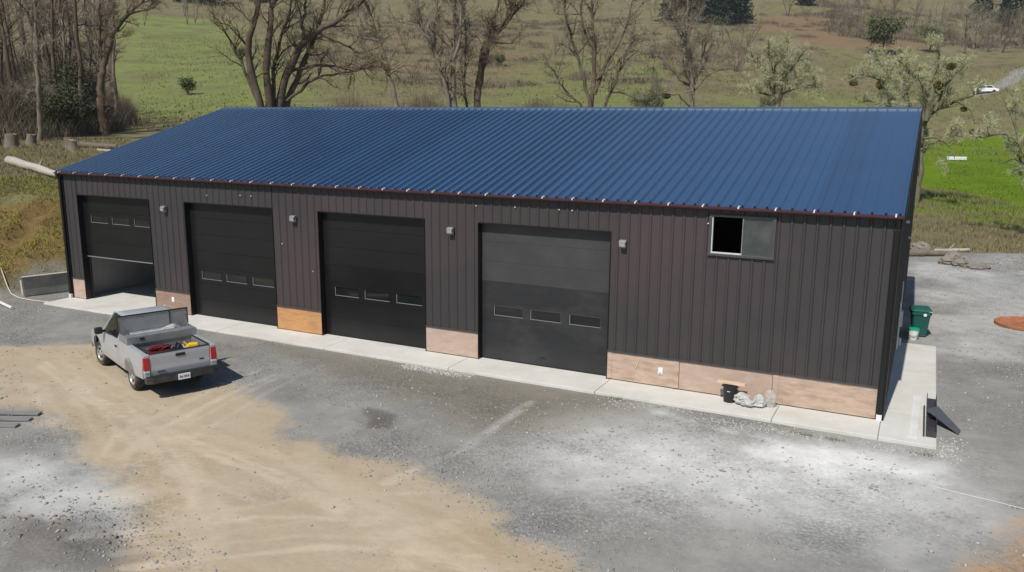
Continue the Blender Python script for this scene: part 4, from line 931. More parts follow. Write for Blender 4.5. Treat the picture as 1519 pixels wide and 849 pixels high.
# ------------------------------------------------------------------ trees
def tubes(items, nside):
    """items: list of (pts (k,3), radii (k)); returns V, quads"""
    Vs = []; Fs = []; off = 0
    ca = np.cos(np.arange(nside)*2*PI/nside); sa = np.sin(np.arange(nside)*2*PI/nside)
    for P, r in items:
        P = np.asarray(P, float); r = np.asarray(r, float); k = len(P)
        t = np.gradient(P, axis=0); t /= np.linalg.norm(t, axis=1)[:, None]+1e-9
        ref = np.array([.31, .17, .93]) if abs(t[0, 2]) < .8 else np.array([.9, .4, .1])
        a = np.cross(t, ref); a /= np.linalg.norm(a, axis=1)[:, None]+1e-9; b = np.cross(t, a)
        V = P[:, None]+(a[:, None]*ca[None, :, None]+b[:, None]*sa[None, :, None])*r[:, None, None]
        Vs.append(V.reshape(-1, 3)); i = np.arange(nside); j = (i+1) % nside
        for q in range(k-1): Fs.append(np.stack([off+q*nside+i, off+q*nside+j, off+(q+1)*nside+j, off+(q+1)*nside+i], 1))
        off += k*nside
    if not Vs: return np.zeros((0, 3)), np.zeros((0, 4), int)
    return np.concatenate(Vs), np.concatenate(Fs)
def leaves(rng, P, n, spread, size, flat=.0):
    """n random small quads around the points P"""
    i = rng.integers(0, len(P), n); c = P[i]+rng.normal(0, 1, (n, 3))*spread
    a = rng.normal(0, 1, (n, 3)); a /= np.linalg.norm(a, axis=1)[:, None]; b = np.cross(a, rng.normal(0, 1, (n, 3))); b /= np.linalg.norm(b, axis=1)[:, None]+1e-9
    s = size*rng.uniform(.5, 1.3, n)[:, None]
    V = np.stack([c-a*s, c+b*s*.5, c+a*s, c-b*s*.5], 1).reshape(-1, 3)
    return V, np.arange(4*n).reshape(n, 4)
def sub(P, n):
    P = np.asarray(P, float); d = np.concatenate([[0], np.cumsum(np.linalg.norm(np.diff(P, axis=0), axis=1))])
    s = np.linspace(0, d[-1], n); return np.stack([np.interp(s, d, P[:, k]) for k in range(3)], 1), d[-1]
def grow(rng, P, r, lev, par, out, axis_len):
    """side shoots along the polyline P with radii r"""
    if lev > par['depth']: return
    n = max(1, int(par['n'][lev-1]*axis_len*rng.uniform(.8, 1.2)))
    for _ in range(n):
        u = par['u0'][lev-1]+(1-par['u0'][lev-1])*rng.random()**.8; q = u*(len(P)-1); i = min(int(q), len(P)-2); f = q-i
        p = P[i]*(1-f)+P[i+1]*f; t = P[i+1]-P[i]; t = t/(np.linalg.norm(t)+1e-9)
        d = rng.normal(0, 1, 3); d -= (d@t)*t; d /= np.linalg.norm(d)+1e-9
        ang = rng.uniform(.5, 1.15); d = t*math.cos(ang)+d*math.sin(ang); d[2] += par['up']*rng.uniform(0, 1)
        d /= np.linalg.norm(d); Ln = par['len'][lev-1]*rng.uniform(.5, 1.25)*(1-.35*u); rr = min(r[min(i, len(r)-1)]*.62, par['r'][lev-1]*rng.uniform(.7, 1.2))
        k = 5 if lev < 3 else (4 if lev == 3 else 3); pts = [p]; v = d.copy()
        for s in range(k-1):
            v = v+rng.normal(0, par['wig'], 3)+np.array([0, 0, par['trop']]); v /= np.linalg.norm(v); pts.append(pts[-1]+v*Ln/(k-1))
        pts = np.array(pts); rad = np.linspace(rr, rr*.35, k)
        out.setdefault(lev, []).append((pts, rad)); grow(rng, pts, rad, lev+1, par, out, Ln)
OAK = dict(fuzz=9000, fl=.5, depth=3, n=(1.6, 2.6, 3.4), u0=(.25, .2, .15, .1), up=.35, len=(2.3, 1.2, .6, .32), r=(.065, .026, .013, .009), wig=.28, trop=.05)
def fuzz(rng, items, n, ln, w):
    """n thin twig ribbons sprouting from the given branches"""
    A = np.concatenate([p[:-1] for p, _ in items]); Bq = np.concatenate([p[1:] for p, _ in items]); L_ = np.linalg.norm(Bq-A, axis=1); i = rng.choice(len(A), n, p=L_/L_.sum())
    p = A[i]+(Bq[i]-A[i])*rng.random(n)[:, None]; t = (Bq[i]-A[i])/(L_[i][:, None]+1e-9)
    d = t*.6+rng.normal(0, .55, (n, 3))+np.array([0, 0, .12]); d /= np.linalg.norm(d, axis=1)[:, None]+1e-9; l_ = (ln*rng.uniform(.4, 1.3, n))[:, None]
    s_ = np.cross(d, rng.normal(0, 1, (n, 3))); s_ *= (w*rng.uniform(.6, 1.3, n)/(np.linalg.norm(s_, axis=1)+1e-9))[:, None]
    e = p+d*l_; V = np.stack([p-s_, p+s_, e+s_*.4, e-s_*.4], 1).reshape(-1, 3); return V, np.arange(4*n).reshape(n, 4)
def oak(name, label, base, rz, stems, radii, seed, bark='bark_dark', twig='twig_brown', par=OAK, lich=0, lsize=.07, depthamp=1.2, group=None, mist=()):
    rng = np.random.default_rng(seed); z0 = tz(*base); t = thing(name, label, 'tree', (base[0], base[1], z0), rz, group)
    big = []; out = {}
    for si, (st, r0) in enumerate(zip(stems, radii)):
        st = [(a, b-z0) for a, b in st]
        if st[0][1] < 4 and si in (0, 1, 2, 3, 10): st = [(st[0][0]*.6, -.3)]+st
        dy = rng.uniform(-1, 1)*depthamp; h0 = st[0][1]; ht = max(1., st[-1][1]-st[0][1])
        ys = []
        for a, b in st:
            if si == 0 or st[0][1] < 1: w = max(0, b)/12.0
            else: w = .35*(b-h0)/ht+.25*abs(a-st[0][0])/3
            ys.append(dy*w*1.6)
        P = np.array([(a, y, b) for (a, b), y in zip(st, ys)]); n = max(6, int(len(st)*3)); Q, Ln = sub(P, n)
        Q[1:] += rng.normal(0, .05, (n-1, 3))*min(1, Ln/5)
        R_ = np.linspace(r0*.80, max(.03, r0*.16), n)*(1+.08*rng.normal(0, 1, n)); big.append((Q, R_))
        Qs = Q[int(n*.2):] if st[0][1] < 1 else Q; grow(rng, Qs, R_[-len(Qs):], 1, par, out, Ln)
    V, F = tubes(big, 9); V2, F2 = tubes(out.get(1, []), 5)
    fast_mesh('trunk', np.concatenate([V, V2]), [F, F2+len(V)], bark, t, True)
    V, F = tubes(out.get(2, [])+out.get(3, []), 3); V2, F2 = fuzz(rng, out.get(2, [])+out.get(3, []), par['fuzz'], par['fl'], .008)
    fast_mesh('crown', np.concatenate([V, V2]), [F, F2+len(V)], twig, t)
    if lich:
        P = np.concatenate([p for l in (1, 2, 3) for p, _ in out.get(l, [])]); V, F = leaves(rng, P, int(lich*3.6), .10, lsize*.55); fast_mesh('lichen', V, [F], 'lichen', t)
    for (a, b, r) in mist:
        bm = bmesh.new(); bmesh.ops.create_icosphere(bm, subdivisions=4, radius=1)
        for v in bm.verts: v.co *= r*(rng.uniform(.35, 1.25) if rng.random() < .75 else rng.uniform(.8, 1.0)); v.co.z *= .85
        me = bpy.data.meshes.new('mistletoe'); bm.to_mesh(me); bm.free(); me.materials.append(MAT['mistletoe']); o = bpy.data.objects.new('mistletoe', me); COL.objects.link(o); o.parent = t; o.location = (a, rng.uniform(-.6, .6), b-z0)
    return t
oak('bare_tree', 'dark leaning bare tree at the edge of the wood, curving to the right', (-38.8, 32), .915, [[(.02,5.26),(-.07,6.19),(-.1,9.28),(.16,11.12),(.76,12.96),(1.22,14.49),(2,15.73),(2.76,16.67),(4.29,17.97),(5.59,19.86)],[(2.76,16.67),(4.64,17.15),(5.42,17.56)],[(.17,7.75),(.84,8.25)],[(.16,11.12),(-.41,12.31),(-1.23,12.58)],[(.01,9.29),(.15,12.33),(.28,15.34),(.73,19.5)]], (.55,.2,.25,.12,.2), 1)
oak('bare_tree', 'thin pale bare tree standing among the stumps at the left', (-35.3, 23.2), .976, [[(-.07,5.18),(-.02,6.28),(.13,8.47),(.23,10.09),(.43,13.3),(.58,16.45),(.73,19.04)],[(.16,8.74),(1.11,10.12)],[(.18,9.01),(-.6,9.96)]], (.30,.1,.1), 2, 'bark_pale', 'twig_grey', dict(OAK, fuzz=4000, n=(1.0, 1.6, 2.2)))
oak('oak_tree', 'large dark many-stemmed bare oak behind the left half of the roof', (-9.5, 22.6), .741, [[(-.61,3.83),(-.72,7.92),(-1.28,10.57),(-1.36,12.31),(-.53,14.07),(-.7,16.61),(-.87,19.93)],[(-.3,3.83),(-.19,7.93),(-.23,10.6),(.07,13.23),(.61,15.4),(.58,19.2)],[(-.03,3.82),(.35,7.93),(1.03,10.18),(1.99,11.98),(3.37,13.13),(4.99,14.07),(7.33,16.15),(8.76,18.42)],[(.06,3.82),(.92,7.94),(1.68,9.97),(2.75,12),(3.64,14.23),(4.18,16.87)],[(1.35,10.41),(2.61,10.75),(3.97,10.92),(5.56,10.51),(7.2,11),(8.6,10.34)],[(-.72,7.92),(-1.6,10.13),(-2.34,12.28),(-2.93,13.12),(-3.73,13.73)],[(-1.34,11.88),(-2.5,13.22),(-3.41,13.45)],[(.94,8.39),(3.03,10),(5.33,10.5),(7.21,11.23)],[(3.15,12.99),(4.48,12.5),(6.06,11.65),(7.23,12.13)],[(2.31,12.21),(2.27,13.31),(2.56,15.06),(2.41,16.77)],[(-.03,3.82),(.15,7.48),(.14,10.16),(.69,12.38),(1.42,14.15),(1.96,16.32)]], (.42,.48,.5,.4,.15,.2,.12,.15,.13,.16,.3), 3, lich=2500, lsize=.06)
oak('bare_tree', 'slender bare tree leaning left beside the large oak', (-9.6, 37.9), .598, [[(.05,3.94),(-.1,8.16),(-.71,10.91),(-1.54,13.6),(-2.05,15.2),(-2.74,17.82),(-3.08,20.91)],[(-.71,10.91),(.53,11.74),(1.37,11.65)],[(-1.54,13.6),(-3.01,13.84),(-4.08,14.62)],[(-.92,11.72),(-2.5,12.51),(-3.31,13.03)]], (.42,.12,.14,.12), 4, 'bark_pale', 'twig_grey', lich=1200)
oak('oak_tree', 'bare oak with a pale central stem behind the middle of the roof', (.4, 30), .535, [[(-.02,3.79),(-.09,8.05),(-.55,9.89),(-1.24,11.71),(-1.92,13.29),(-2.59,14.84),(-3.23,17.9)],[(.02,3.79),(.1,8.05),(.02,10.82),(.04,12.64),(.19,15.33),(.08,18.83)],[(-.06,5.22),(-.46,9.43),(-1.01,11.26),(-1.45,13.07),(-1.06,14.86),(-1.41,17.06)],[(.03,11.27),(.51,12.64),(.66,14.89),(.9,17.1)],[(-1.46,12.62),(-2.61,13.72),(-3.76,13.93)]], (.34,.36,.26,.14,.1), 5, 'bark_pale', 'twig_grey', lich=1800)
oak('oak_tree', 'brown bare oak spreading right behind the middle of the roof', (.8, 32.6), .508, [[(-.06,3.68),(.1,8.57),(.44,10.96),(1.08,12.85),(2.38,14.26),(4.05,16.36),(5.23,18.42)],[(.1,8.57),(.3,11.43),(.93,13.55),(1.65,15.18),(1.88,17.92)],[(-.2,6.14),(-.78,9.04),(-.67,12.83),(-.85,15.6),(-.75,18.33)],[(1.08,12.75),(2.39,12.63),(3.12,12.78)],[(1.66,13.55),(2.62,15.42),(2.84,17.48)]], (.45,.28,.18,.1,.15), 6, 'bark_dark', 'twig_brown', lich=900)
oak('oak_tree', 'bare oak with several slim stems fanning out right of the roof centre', (7.2, 39.9), .37, [[(0,3.53),(-.13,8.2),(.01,10.74),(-.16,13.24),(-.31,15.21),(-.71,19.09)],[(-.16,7.69),(-.58,9.73),(-1.15,11.74),(-1.69,12.99),(-2.13,14.23),(-2.37,15.71),(-2.82,18.15)],[(.05,9.22),(.82,11.49),(1.65,12.74),(2.59,15.2),(3.24,18.09)],[(.24,6.14),(.86,8.46),(1.58,10.24),(2.2,11.74),(2.81,13.23),(3.09,15.2)],[(-.11,7.43),(-1.61,8.96),(-2.57,9.97),(-3.32,11.24)],[(.18,10.34),(1.44,11.24),(2.18,12.24)],[(-.73,13.73),(-1.13,15.21),(-.88,17.65)]], (.34,.2,.2,.24,.16,.1,.12), 7, 'bark_dark', 'twig_grey', lich=2600)
oak('bare_tree', 'grey bare tree with low crooked limbs and one mistletoe clump', (13.4, 46.1), .255, [[(.2,3.43),(-.04,8.3),(-.08,10.15),(-.49,11.99),(-.79,13.81),(-.79,16.13),(-1.18,18.67)],[(-.12,9.89),(-1.33,10.68),(-2.18,11.74),(-3.01,12.43),(-3.71,12.28)],[(-.03,10.15),(.47,11.72),(.67,13.02),(1.4,14.04)],[(-.05,9.62),(1.04,10.94),(2.32,11.45)],[(-.78,13.55),(-1.8,15.12),(-2.66,16.67)],[(-.03,8.03),(-1.1,9.25),(-2.35,9.46),(-3.25,9.09),(-3.92,8.01)],[(-.75,14.07),(.02,15.6),(.17,17.63)]], (.33,.15,.14,.12,.12,.12,.1), 8, 'bark_pale', 'twig_grey', dict(OAK, n=(2.2, 3.0, 3.6), fuzz=14000), lich=1600, mist=((-2.2, 9.3, .38),))
LIC = dict(fuzz=17000, fl=.40, depth=3, n=(3.0, 3.8, 4.0), u0=(.12, .1, .1, .1), up=.5, len=(1.6, .9, .5, .3), r=(.05, .022, .014, .011), wig=.32, trop=.06)
oak('lichen_tree', 'pale bushy tree covered in lichen behind the right part of the roof', (18, 59.3), .159, [[(.07,3.87),(-.38,8.8),(-.78,10.32),(-1.8,12.14),(-2.77,13.35)],[(.19,3.88),(-.05,9.1),(.06,10.92),(.21,13.01),(.4,14.49)],[(-.05,9.1),(1.24,10.91),(2.32,12.09)],[(-.45,9.71),(-.69,11.52),(-1.3,13.63)],[(.03,9.71),(1.57,10.31),(3.29,10.6)],[(-.42,9.41),(-1.96,10.02),(-3.18,10.33)],[(-.05,10.92),(1.13,12.4),(1.92,13.57)],[(-.65,10.92),(-.65,12.72),(-.63,14.21)]], (.3,.26,.16,.16,.14,.14,.12,.12), 9, 'bark_dark', 'twig_lichen', LIC, 5000, .09, 2.2)
oak('lichen_tree', 'lichen covered oak with mistletoe clumps beside the right roof end', (30, 52.4), .014, [[(.32,4.2),(.12,6.31),(.31,7.36),(.85,8.14),(1.3,8.4),(2.41,8.91),(3.5,9.41),(3.88,10.16)],[(.31,7.36),(.25,9.43),(.58,10.96),(.92,12.22),(.62,12.88)],[(.19,6.58),(-.7,7.88),(-1.19,9.44),(-1.14,11.5)],[(.85,8.14),(1.38,9.94),(2.18,11.19),(2.59,11.68)],[(.19,6.05),(1.29,6.07),(2.3,5.31),(2.62,4.53)],[(.25,9.43),(-.58,10.73),(-1.62,11.51)],[(2.41,8.91),(3.4,8.15),(3.74,7.13)]], (.38,.22,.2,.16,.12,.14,.12), 10, 'bark_mossy', 'twig_lichen', dict(LIC, n=(2.0, 3.0, 3.6), len=(1.9, 1.05, .6), fuzz=12000), 4200, .09, 2.0, None, ((1.0,10.1,.42),(1.7,11.5,.36),(-1.6,12,.40),(2.9,8.3,.25),(3.7,6.6,.28)))
oak('lichen_tree', 'lichen covered tree with mistletoe seen just above the right end of the ridge', (27.2, 62.3), .046, [[(.23,3.71),(.03,8.55),(-.19,9.74),(-1.02,10.93),(-2.48,11.43),(-3.48,11.08)],[(.02,8.67),(.64,10.91),(.48,12.67)],[(-.14,7.95),(-1.43,9.15),(-2.57,9.15)],[(-.19,9.74),(-.74,12.11),(-1.47,12.83)]], (.3,.18,.15,.15), 11, 'bark_mossy', 'twig_lichen', dict(LIC, n=(2.0, 3.0, 3.6), len=(1.9, 1.05, .6), fuzz=12000), 3000, .09, 2.0, None, ((-.9,10.6,.5),(.2,9.1,.5),(-3.2,10.8,.4),(.5,12.4,.4)))
oak('lichen_tree', 'lichen covered tree reaching in from the right edge over the meadow', (36.5, 40.1), -.089, [[(.86,1.54),(.17,4.48),(-.54,5.93),(-1.54,6.63),(-3.01,6.3)],[(-.54,5.93),(-1.3,7.8),(-1.98,9.06)],[(.17,4.48),(-.81,5.08),(-1.69,4.62)],[(-.06,4.89),(.02,7.4),(-.35,9.04)]], (.26,.13,.1,.13), 12, 'bark_mossy', 'twig_lichen', dict(LIC, n=(1.9, 2.8, 3.4), len=(1.4, .8, .5), fuzz=6000), 1500, .07, 1.6)
# prototypes for the woods
def proto(name, label, seed, H, spread, nst, bark, twig, par, group, lich=0):
    rng = np.random.default_rng(seed); stems = []
    for k in range(nst):
        a = rng.uniform(-1, 1)*spread; stems.append([(rng.uniform(-.2, .2), -.3), (a*.25, H*.3), (a*.6, H*.6), (a*rng.uniform(.8, 1.3), H*rng.uniform(.85, 1.05))])
    t = thing(name, label, 'tree', (0, 0, 0), 0, group); big = []; out = {}
    for st in stems:
        dy = rng.uniform(-1, 1)*spread; P = np.array([(a, dy*max(0, b)/H, b) for a, b in st]); Q, Ln = sub(P, 9); Q[1:] += rng.normal(0, .10, (8, 3))
        R_ = np.linspace(.0145*H*(.8 if nst > 1 else 1), .04, 9); big.append((Q, R_)); grow(rng, Q[2:], R_[2:], 1, par, out, Ln*.8)
    V, F = tubes(big, 7); V2, F2 = tubes(out.get(1, []), 4); fast_mesh('trunk', np.concatenate([V, V2]), [F, F2+len(V)], bark, t, True)
    V, F = tubes(out.get(2, [])+out.get(3, []), 3); o = fast_mesh('crown', V, [F], twig, t)
    if lich:
        P = np.concatenate([p for l in (1, 2) for p, _ in out.get(l, [])]); V, F = leaves(rng, P, lich, .15, .14); fast_mesh('lichen', V, [F], 'lichen', t)
    return t
WD = dict(depth=3, n=(1.6, 2.0, 2.0), u0=(.08, .12, .1), up=.45, len=(2.8, 1.4, .8), r=(.055, .026, .016), wig=.25, trop=.06)
GW = 'bare trees of the wood at the left edge'
PW = [proto('wood_tree', ['pale straight bare tree in the thicket at the left edge', 'dark twin-stemmed bare tree in the thicket at the left edge', 'tall dark bare tree in the thicket at the left edge', 'pale three-stemmed bare tree in the thicket at the left edge'][k], 100+k, H, sp, n, b, w, WD, GW) for k, (H, sp, n, b, w) in enumerate(((17, 1.2, 1, 'bark_pale', 'twig_grey'), (15, 2.2, 2, 'bark_dark', 'twig_brown'), (18, 1.5, 1, 'bark_dark', 'twig_brown'), (14, 2.6, 3, 'bark_pale', 'twig_brown')))]
used = [0]*4
def plant(protos, use, i, x, y, rz, s, sink=.1):
    k = i % len(protos); o = protos[k] if not use[k] else copy_tree(protos[k]); use[k] = 1
    o.location = (x, y, tz(x, y)-sink); o.rotation_euler = (0, 0, rz); o.scale = (s, s, s*RNG.uniform(.9, 1.1)); return o
def at(az, t): return CAM[0]+t*math.cos(math.radians(az)), CAM[1]+t*math.sin(math.radians(az))
i = 0
for az, t in ((148.2,84),(147.5,92),(146.9,88),(146.5,100),(146.0,86),(145.6,96),(145.2,90),(144.8,104),(144.4,93),(144.0,99),(143.6,88),(143.2,108),(142.7,98),(142.4,112),(148.6,100),(147.2,115),(146.2,122),(145.1,118),(144.2,124),(143.1,121),(142.0,104),(149.5,90),(141.6,118),(150.5,96),(143.9,112),(147.8,97),(146.7,94),(145.9,108),(145.4,102),(144.6,97),(143.4,103),(142.9,92),(141.9,97),(148.0,109),(146.4,113),(144.9,110),(142.2,120)):
    x, y = at(az, t); plant(PW, used, i, x, y, RNG.uniform(0, 6.3), RNG.uniform(.85, 1.2)); i += 1
# far hillside trees
GH = 'bare trees scattered on the far hillside'
FP = dict(depth=3, n=(1.6, 2.0, 2.0), u0=(.12, .1, .1), up=.5, len=(2.8, 1.6, .9), r=(.08, .045, .03), wig=.25, trop=.06)
PH = [proto('hillside_tree', ['grey three-stemmed bare tree on the far hillside', 'brown spreading bare tree on the far hillside', 'pale lichen-grey bare tree on the far hillside'][k], 200+k, H, sp, n, b, w, FP, GH, li) for k, (H, sp, n, b, w, li) in enumerate(((9, 3, 3, 'bark_pale', 'twig_grey', 0), (8, 3.5, 4, 'bark_dark', 'twig_brown', 0), (10, 3, 3, 'bark_pale', 'twig_lichen', 0)))]
used = [0]*3; i = 0
rr = random.Random(4)
spots = []
for _ in range(70): spots.append((rr.uniform(85.5, 95.5), rr.uniform(285, 430)))
for _ in range(22): spots.append((rr.uniform(109, 131), rr.uniform(230, 380)))
for _ in range(16): spots.append((rr.uniform(96, 109), rr.uniform(320, 420)))
for _ in range(8): spots.append((rr.uniform(100, 112), rr.uniform(170, 215)))
for _ in range(16): spots.append((rr.uniform(132, 143), rr.uniform(300, 420)))
for az, t in spots:
    x, y = at(az, t)
    if math.hypot(x-44, y-195) < 14: continue
    plant(PH, used, i, x, y, rr.uniform(0, 6.3), rr.uniform(.7, 1.25)); i += 1
# conifers on the skyline
def conifer(seed, H, label, group):
    rng = np.random.default_rng(seed); t = thing('conifer_tree', label, 'tree', (0, 0, 0), 0, group)
    V, F = tubes([(np.array([(0, 0, -.3), (0, 0, H*.5), (.1, 0, H)]), np.array([.3, .18, .03]))], 6); fast_mesh('trunk', V, [F], 'bark_dark', t)
    n = 3200; h = rng.uniform(.02, 1, n)**1.25; th = rng.uniform(0, 2*PI, n); rad = (1-h)**.8*H*.30*np.sqrt(rng.random(n))*(1+.25*np.sin(h*40+th*2))
    c = np.stack([rad*np.cos(th), rad*np.sin(th), h*H-.15*rad], 1); V, F = leaves(rng, c, n, .05, .42); fast_mesh('crown', V, [F], 'conifer', t); return t
GC = 'dark conifers along the top of the hill'
PC = [conifer(301, 15, 'dark green conifer near the top of the hill', GC), conifer(302, 12, 'dark green conifer near the top of the hill', GC)]; used = [0]*2; i = 0
for az, t in ((102.2,338),(102.6,332),(103.0,340),(103.4,334),(103.8,342),(104.3,336),(104.8,344),(105.3,338),(105.9,346),(106.6,340),(101.9,352),(98.0,405),(135.6,378),(136.6,384),(137.4,380),(133.0,390),(86.2,380),(87.0,392),(88.2,400)):
    x, y = at(az, t); plant(PC, used, i, x, y, RNG.uniform(0, 6.3), RNG.uniform(.95, 1.45)); i += 1
# round evergreen oaks
def evergreen(seed, H, R_, label, loc, nl=1800, size=.38, m='evergreen'):
    rng = np.random.default_rng(seed); t = thing('evergreen_oak', label, 'tree', (loc[0], loc[1], tz(*loc)-.1), 0)
    st = [(np.array([(0, 0, -.2), (.1, 0, H*.25), (dx, dy, H*.6)]), np.array([.3, .22, .08])) for dx, dy in ((.8, .3), (-.9, -.2), (.1, .9))]
    V, F = tubes(st, 6); fast_mesh('trunk', V, [F], 'bark_dark', t)
    cl = rng.normal(0, 1, (26, 3)); cl /= np.linalg.norm(cl, axis=1)[:, None]; cl *= rng.uniform(.35, .9, 26)[:, None]; cl = cl*np.array([R_, R_, H*.34])+np.array([0, 0, H*.62])
    V, F = leaves(rng, cl, nl, R_*.17, size); fast_mesh('crown', V, [F], m, t); return t
evergreen(401, 12.5, 6.0, 'round dark green oak standing alone on the reddish hillside', (15.4, 247.9), 5000, .36)
evergreen(402, 8, 4.2, 'small olive green tree to the right of the round hillside oak', (27.5, 262), 2600, .24)
evergreen(403, 7, 3.4, 'green bushy tree beside the leaning tree in the left wood', (-43.0, 31.0), 5200, .13, 'thicket_green')
evergreen(404, 5, 2.8, 'low green bush under the bare trees at the left', (-38.6, 27.5), 4200, .11, 'thicket_green')
for k, (az, t, lab) in enumerate(((134.2, 205, 'small dark shrub in the left hillside meadow'), (137.6, 150, 'low bushy shrub at the lower edge of the left meadow'), (117.5, 205, 'dark shrub on the green slope above the roof centre'), (107.3, 118, 'brown shrub on the slope behind the slim stemmed oak'))):
    x, y = at(az, t); evergreen(420+k, 3.0, 1.7, lab, (x, y), 1400, .16)

# ------------------------------------------------------------------ undergrowth, grass, gravel: uncountable
def scatter_twigs(name, m, n, pick, h, w, label, lean=.5, seed=9, leafn=0):
    rng = np.random.default_rng(seed); P = pick(rng, n); hf = 1.
    if isinstance(P, tuple): P, hf = P
    z = terrain(P[:, 0], P[:, 1]); n = len(P); H = h*rng.uniform(.3, 1.25, n)*hf; th = rng.uniform(0, 2*PI, n); d = np.stack([np.cos(th), np.sin(th)], 1)*(lean*rng.uniform(.2, 1, n)*H)[:, None]
    base = np.concatenate([P, z[:, None]-.05], 1); s = np.stack([-np.sin(th*1.7), np.cos(th*1.7), 0*th], 1)*(w*rng.uniform(.6, 1.3, n))[:, None]
    mid = base+np.concatenate([d*.35, (H*.6)[:, None]], 1); top = base+np.concatenate([d, H[:, None]], 1)
    V = np.stack([base-s, base+s, mid+s*.7, mid-s*.7, top], 1).reshape(-1, 3); k = np.arange(n)*5
    o = fast_mesh(name, V, [np.stack([k, k+1, k+2, k+3], 1), np.stack([k+3, k+2, k+4], 1)], m); kind(o, 'stuff'); o['label'] = label; return o
def poly_pick(poly, dens=None):
    A = np.array(poly); lo, hi = A.min(0), A.max(0)
    def f(rng, n):
        P = rng.uniform(lo, hi, (n, 2)); k = sdf(P[:, 0], P[:, 1], poly) < 0
        if dens is not None: k &= rng.random(n) < dens(P)
        return P[k]
    return f
woodpoly = [at(151, 80), at(147, 80), at(144, 84), at(141.5, 92), at(140.6, 108), at(141, 135), at(151, 135)]
_wp = poly_pick(woodpoly)
def woodpick(rng, n):
    P = _wp(rng, n); return P, np.clip(-sdf(P[:, 0], P[:, 1], woodpoly)/5, .3, 1)*(.6+1.4*np.clip(fbm(P[:, 0]*.2, P[:, 1]*.2, 95, 3)+.3, 0, 1))
o = scatter_twigs('undergrowth', 'brush', 150000, woodpick, 5.4, .020, 'tangled brown undergrowth filling the wood at the left', .7, 31)
o = scatter_twigs('undergrowth', 'ivy', 9000, poly_pick([at(147.5, 84), at(145, 84), at(143, 88), at(143.5, 100), at(147, 100)]), 1.8, .09, 'green leafy undergrowth below the left wood', .9, 32)
def clumps(poly, nc, seed, rad):
    cr = np.random.default_rng(seed); A = np.array(poly); lo, hi = A.min(0), A.max(0); C_ = cr.uniform(lo, hi, (nc, 2)); C_ = C_[sdf(C_[:, 0], C_[:, 1], poly) < 0]; rs = rad*cr.uniform(.4, 1.3, len(C_))
    def f(rng, n):
        i = rng.integers(0, len(C_), n); g = rng.normal(0, 1, (n, 2)); return C_[i]+g*rs[i][:, None]*.55, (.25+.75*np.exp(-.5*(g**2).sum(1)))*np.clip(rs[i]/rad, .35, 1.2)
    return f
scatter_twigs('hillside_brush', 'brush', 60000, clumps([at(131, 190), at(131, 350), at(97, 380), at(97, 260), at(108, 170), at(118, 150)], 420, 5, 4.2), 1.4, .07, 'brown brush dotting the hillside above the roof', .8, 33)
scatter_twigs('hillside_brush', 'brush', 40000, clumps([at(97, 300), at(84, 300), at(84, 420), at(97, 420)], 160, 6, 5.0), 2.0, .09, 'grey brown brush on the upper right hillside', .8, 34)
scatter_twigs('hillside_brush', 'brush', 14000, clumps([at(144, 105), at(141.2, 105), at(141.2, 330), at(144, 330)], 60, 7, 4.5), 1.6, .06, 'brown brush between the left wood and the meadow', .8, 38)
scatter_twigs('hillside_brush', 'brush', 16000, clumps([at(133, 66), at(118, 66), at(101, 76), at(101, 110), at(118, 120), at(133, 120)], 70, 8, 2.6), 2.6, .022, 'thin brown saplings behind the roof ridge', .5, 39)
scatter_twigs('hill_grass', 'grass_hill', 110000, poly_pick([at(141, 95), at(128, 85), at(110, 95), at(95, 110), at(86, 120), at(85, 250), at(100, 270), at(120, 270), at(140, 280)], lambda P: .25+.75*(fbm(P[:, 0]*.06, P[:, 1]*.06, 99, 4) > -.02)), .38, .06, 'rough grass over the hillside', 1.1, 41)
bankp = [(-2.6, 1.6), (-2.6, -.2), (-3.2, -2.2), (-8, -8), (-16, -6), (-24, 6), (-24, 18), (-10, 22), (-2.6, 18)]
scatter_twigs('bank_grass', 'grass_bank', 70000, poly_pick([(-2.8, 1.6), (-2.8, -.2), (-3.6, -2.4), (-8, -8), (-14, -4), (-13.5, 8), (-9, 12), (-2.8, 12)], lambda P: (.12+.88*(fbm(P[:, 0]*.3, P[:, 1]*.3, 77, 3) > .0))*np.where((scarp(P[:, 0], P[:, 1])[0] < .05) & (scarp(P[:, 0], P[:, 1])[0] > -.9) & (scarp(P[:, 0], P[:, 1])[1] > .3), .06, 1)), .16, .016, 'green and ochre grass on the cut bank', 1.0, 35)
scatter_twigs('dry_grass', 'grass_dry', 60000, poly_pick([(-11, 2), (-12, 12), (-14, 20), (-34, 30), (-42, 18), (-30, 4), (-16, -4)]), .28, .016, 'dry straw coloured grass above the bank', 1.1, 36)
scatter_twigs('dry_grass', 'grass_dry', 90000, poly_pick([(29, 29.5), (34, 31), (37, 32), (44, 28.5), (60, 27), (62, 52), (45, 50), (40, 54), (34, 66), (29, 68), (22, 46)], lambda P: .3+.7*(fbm(P[:, 0]*.3, P[:, 1]*.3, 78, 3) > -.08)), .36, .018, 'dry brown grass between the gravel pad and the meadow', .9, 37)
scatter_twigs('meadow_grass', 'grass_green', 60000, poly_pick([(33, 54), (40, 46), (48, 48), (62, 52), (66, 80), (44, 100), (33, 92), (31, 66)], lambda P: .5+.5*(fbm(P[:, 0]*.2, P[:, 1]*.2, 79, 3) > 0)), .22, .03, 'bright green meadow grass beyond the gravel pad', 1.2, 40)
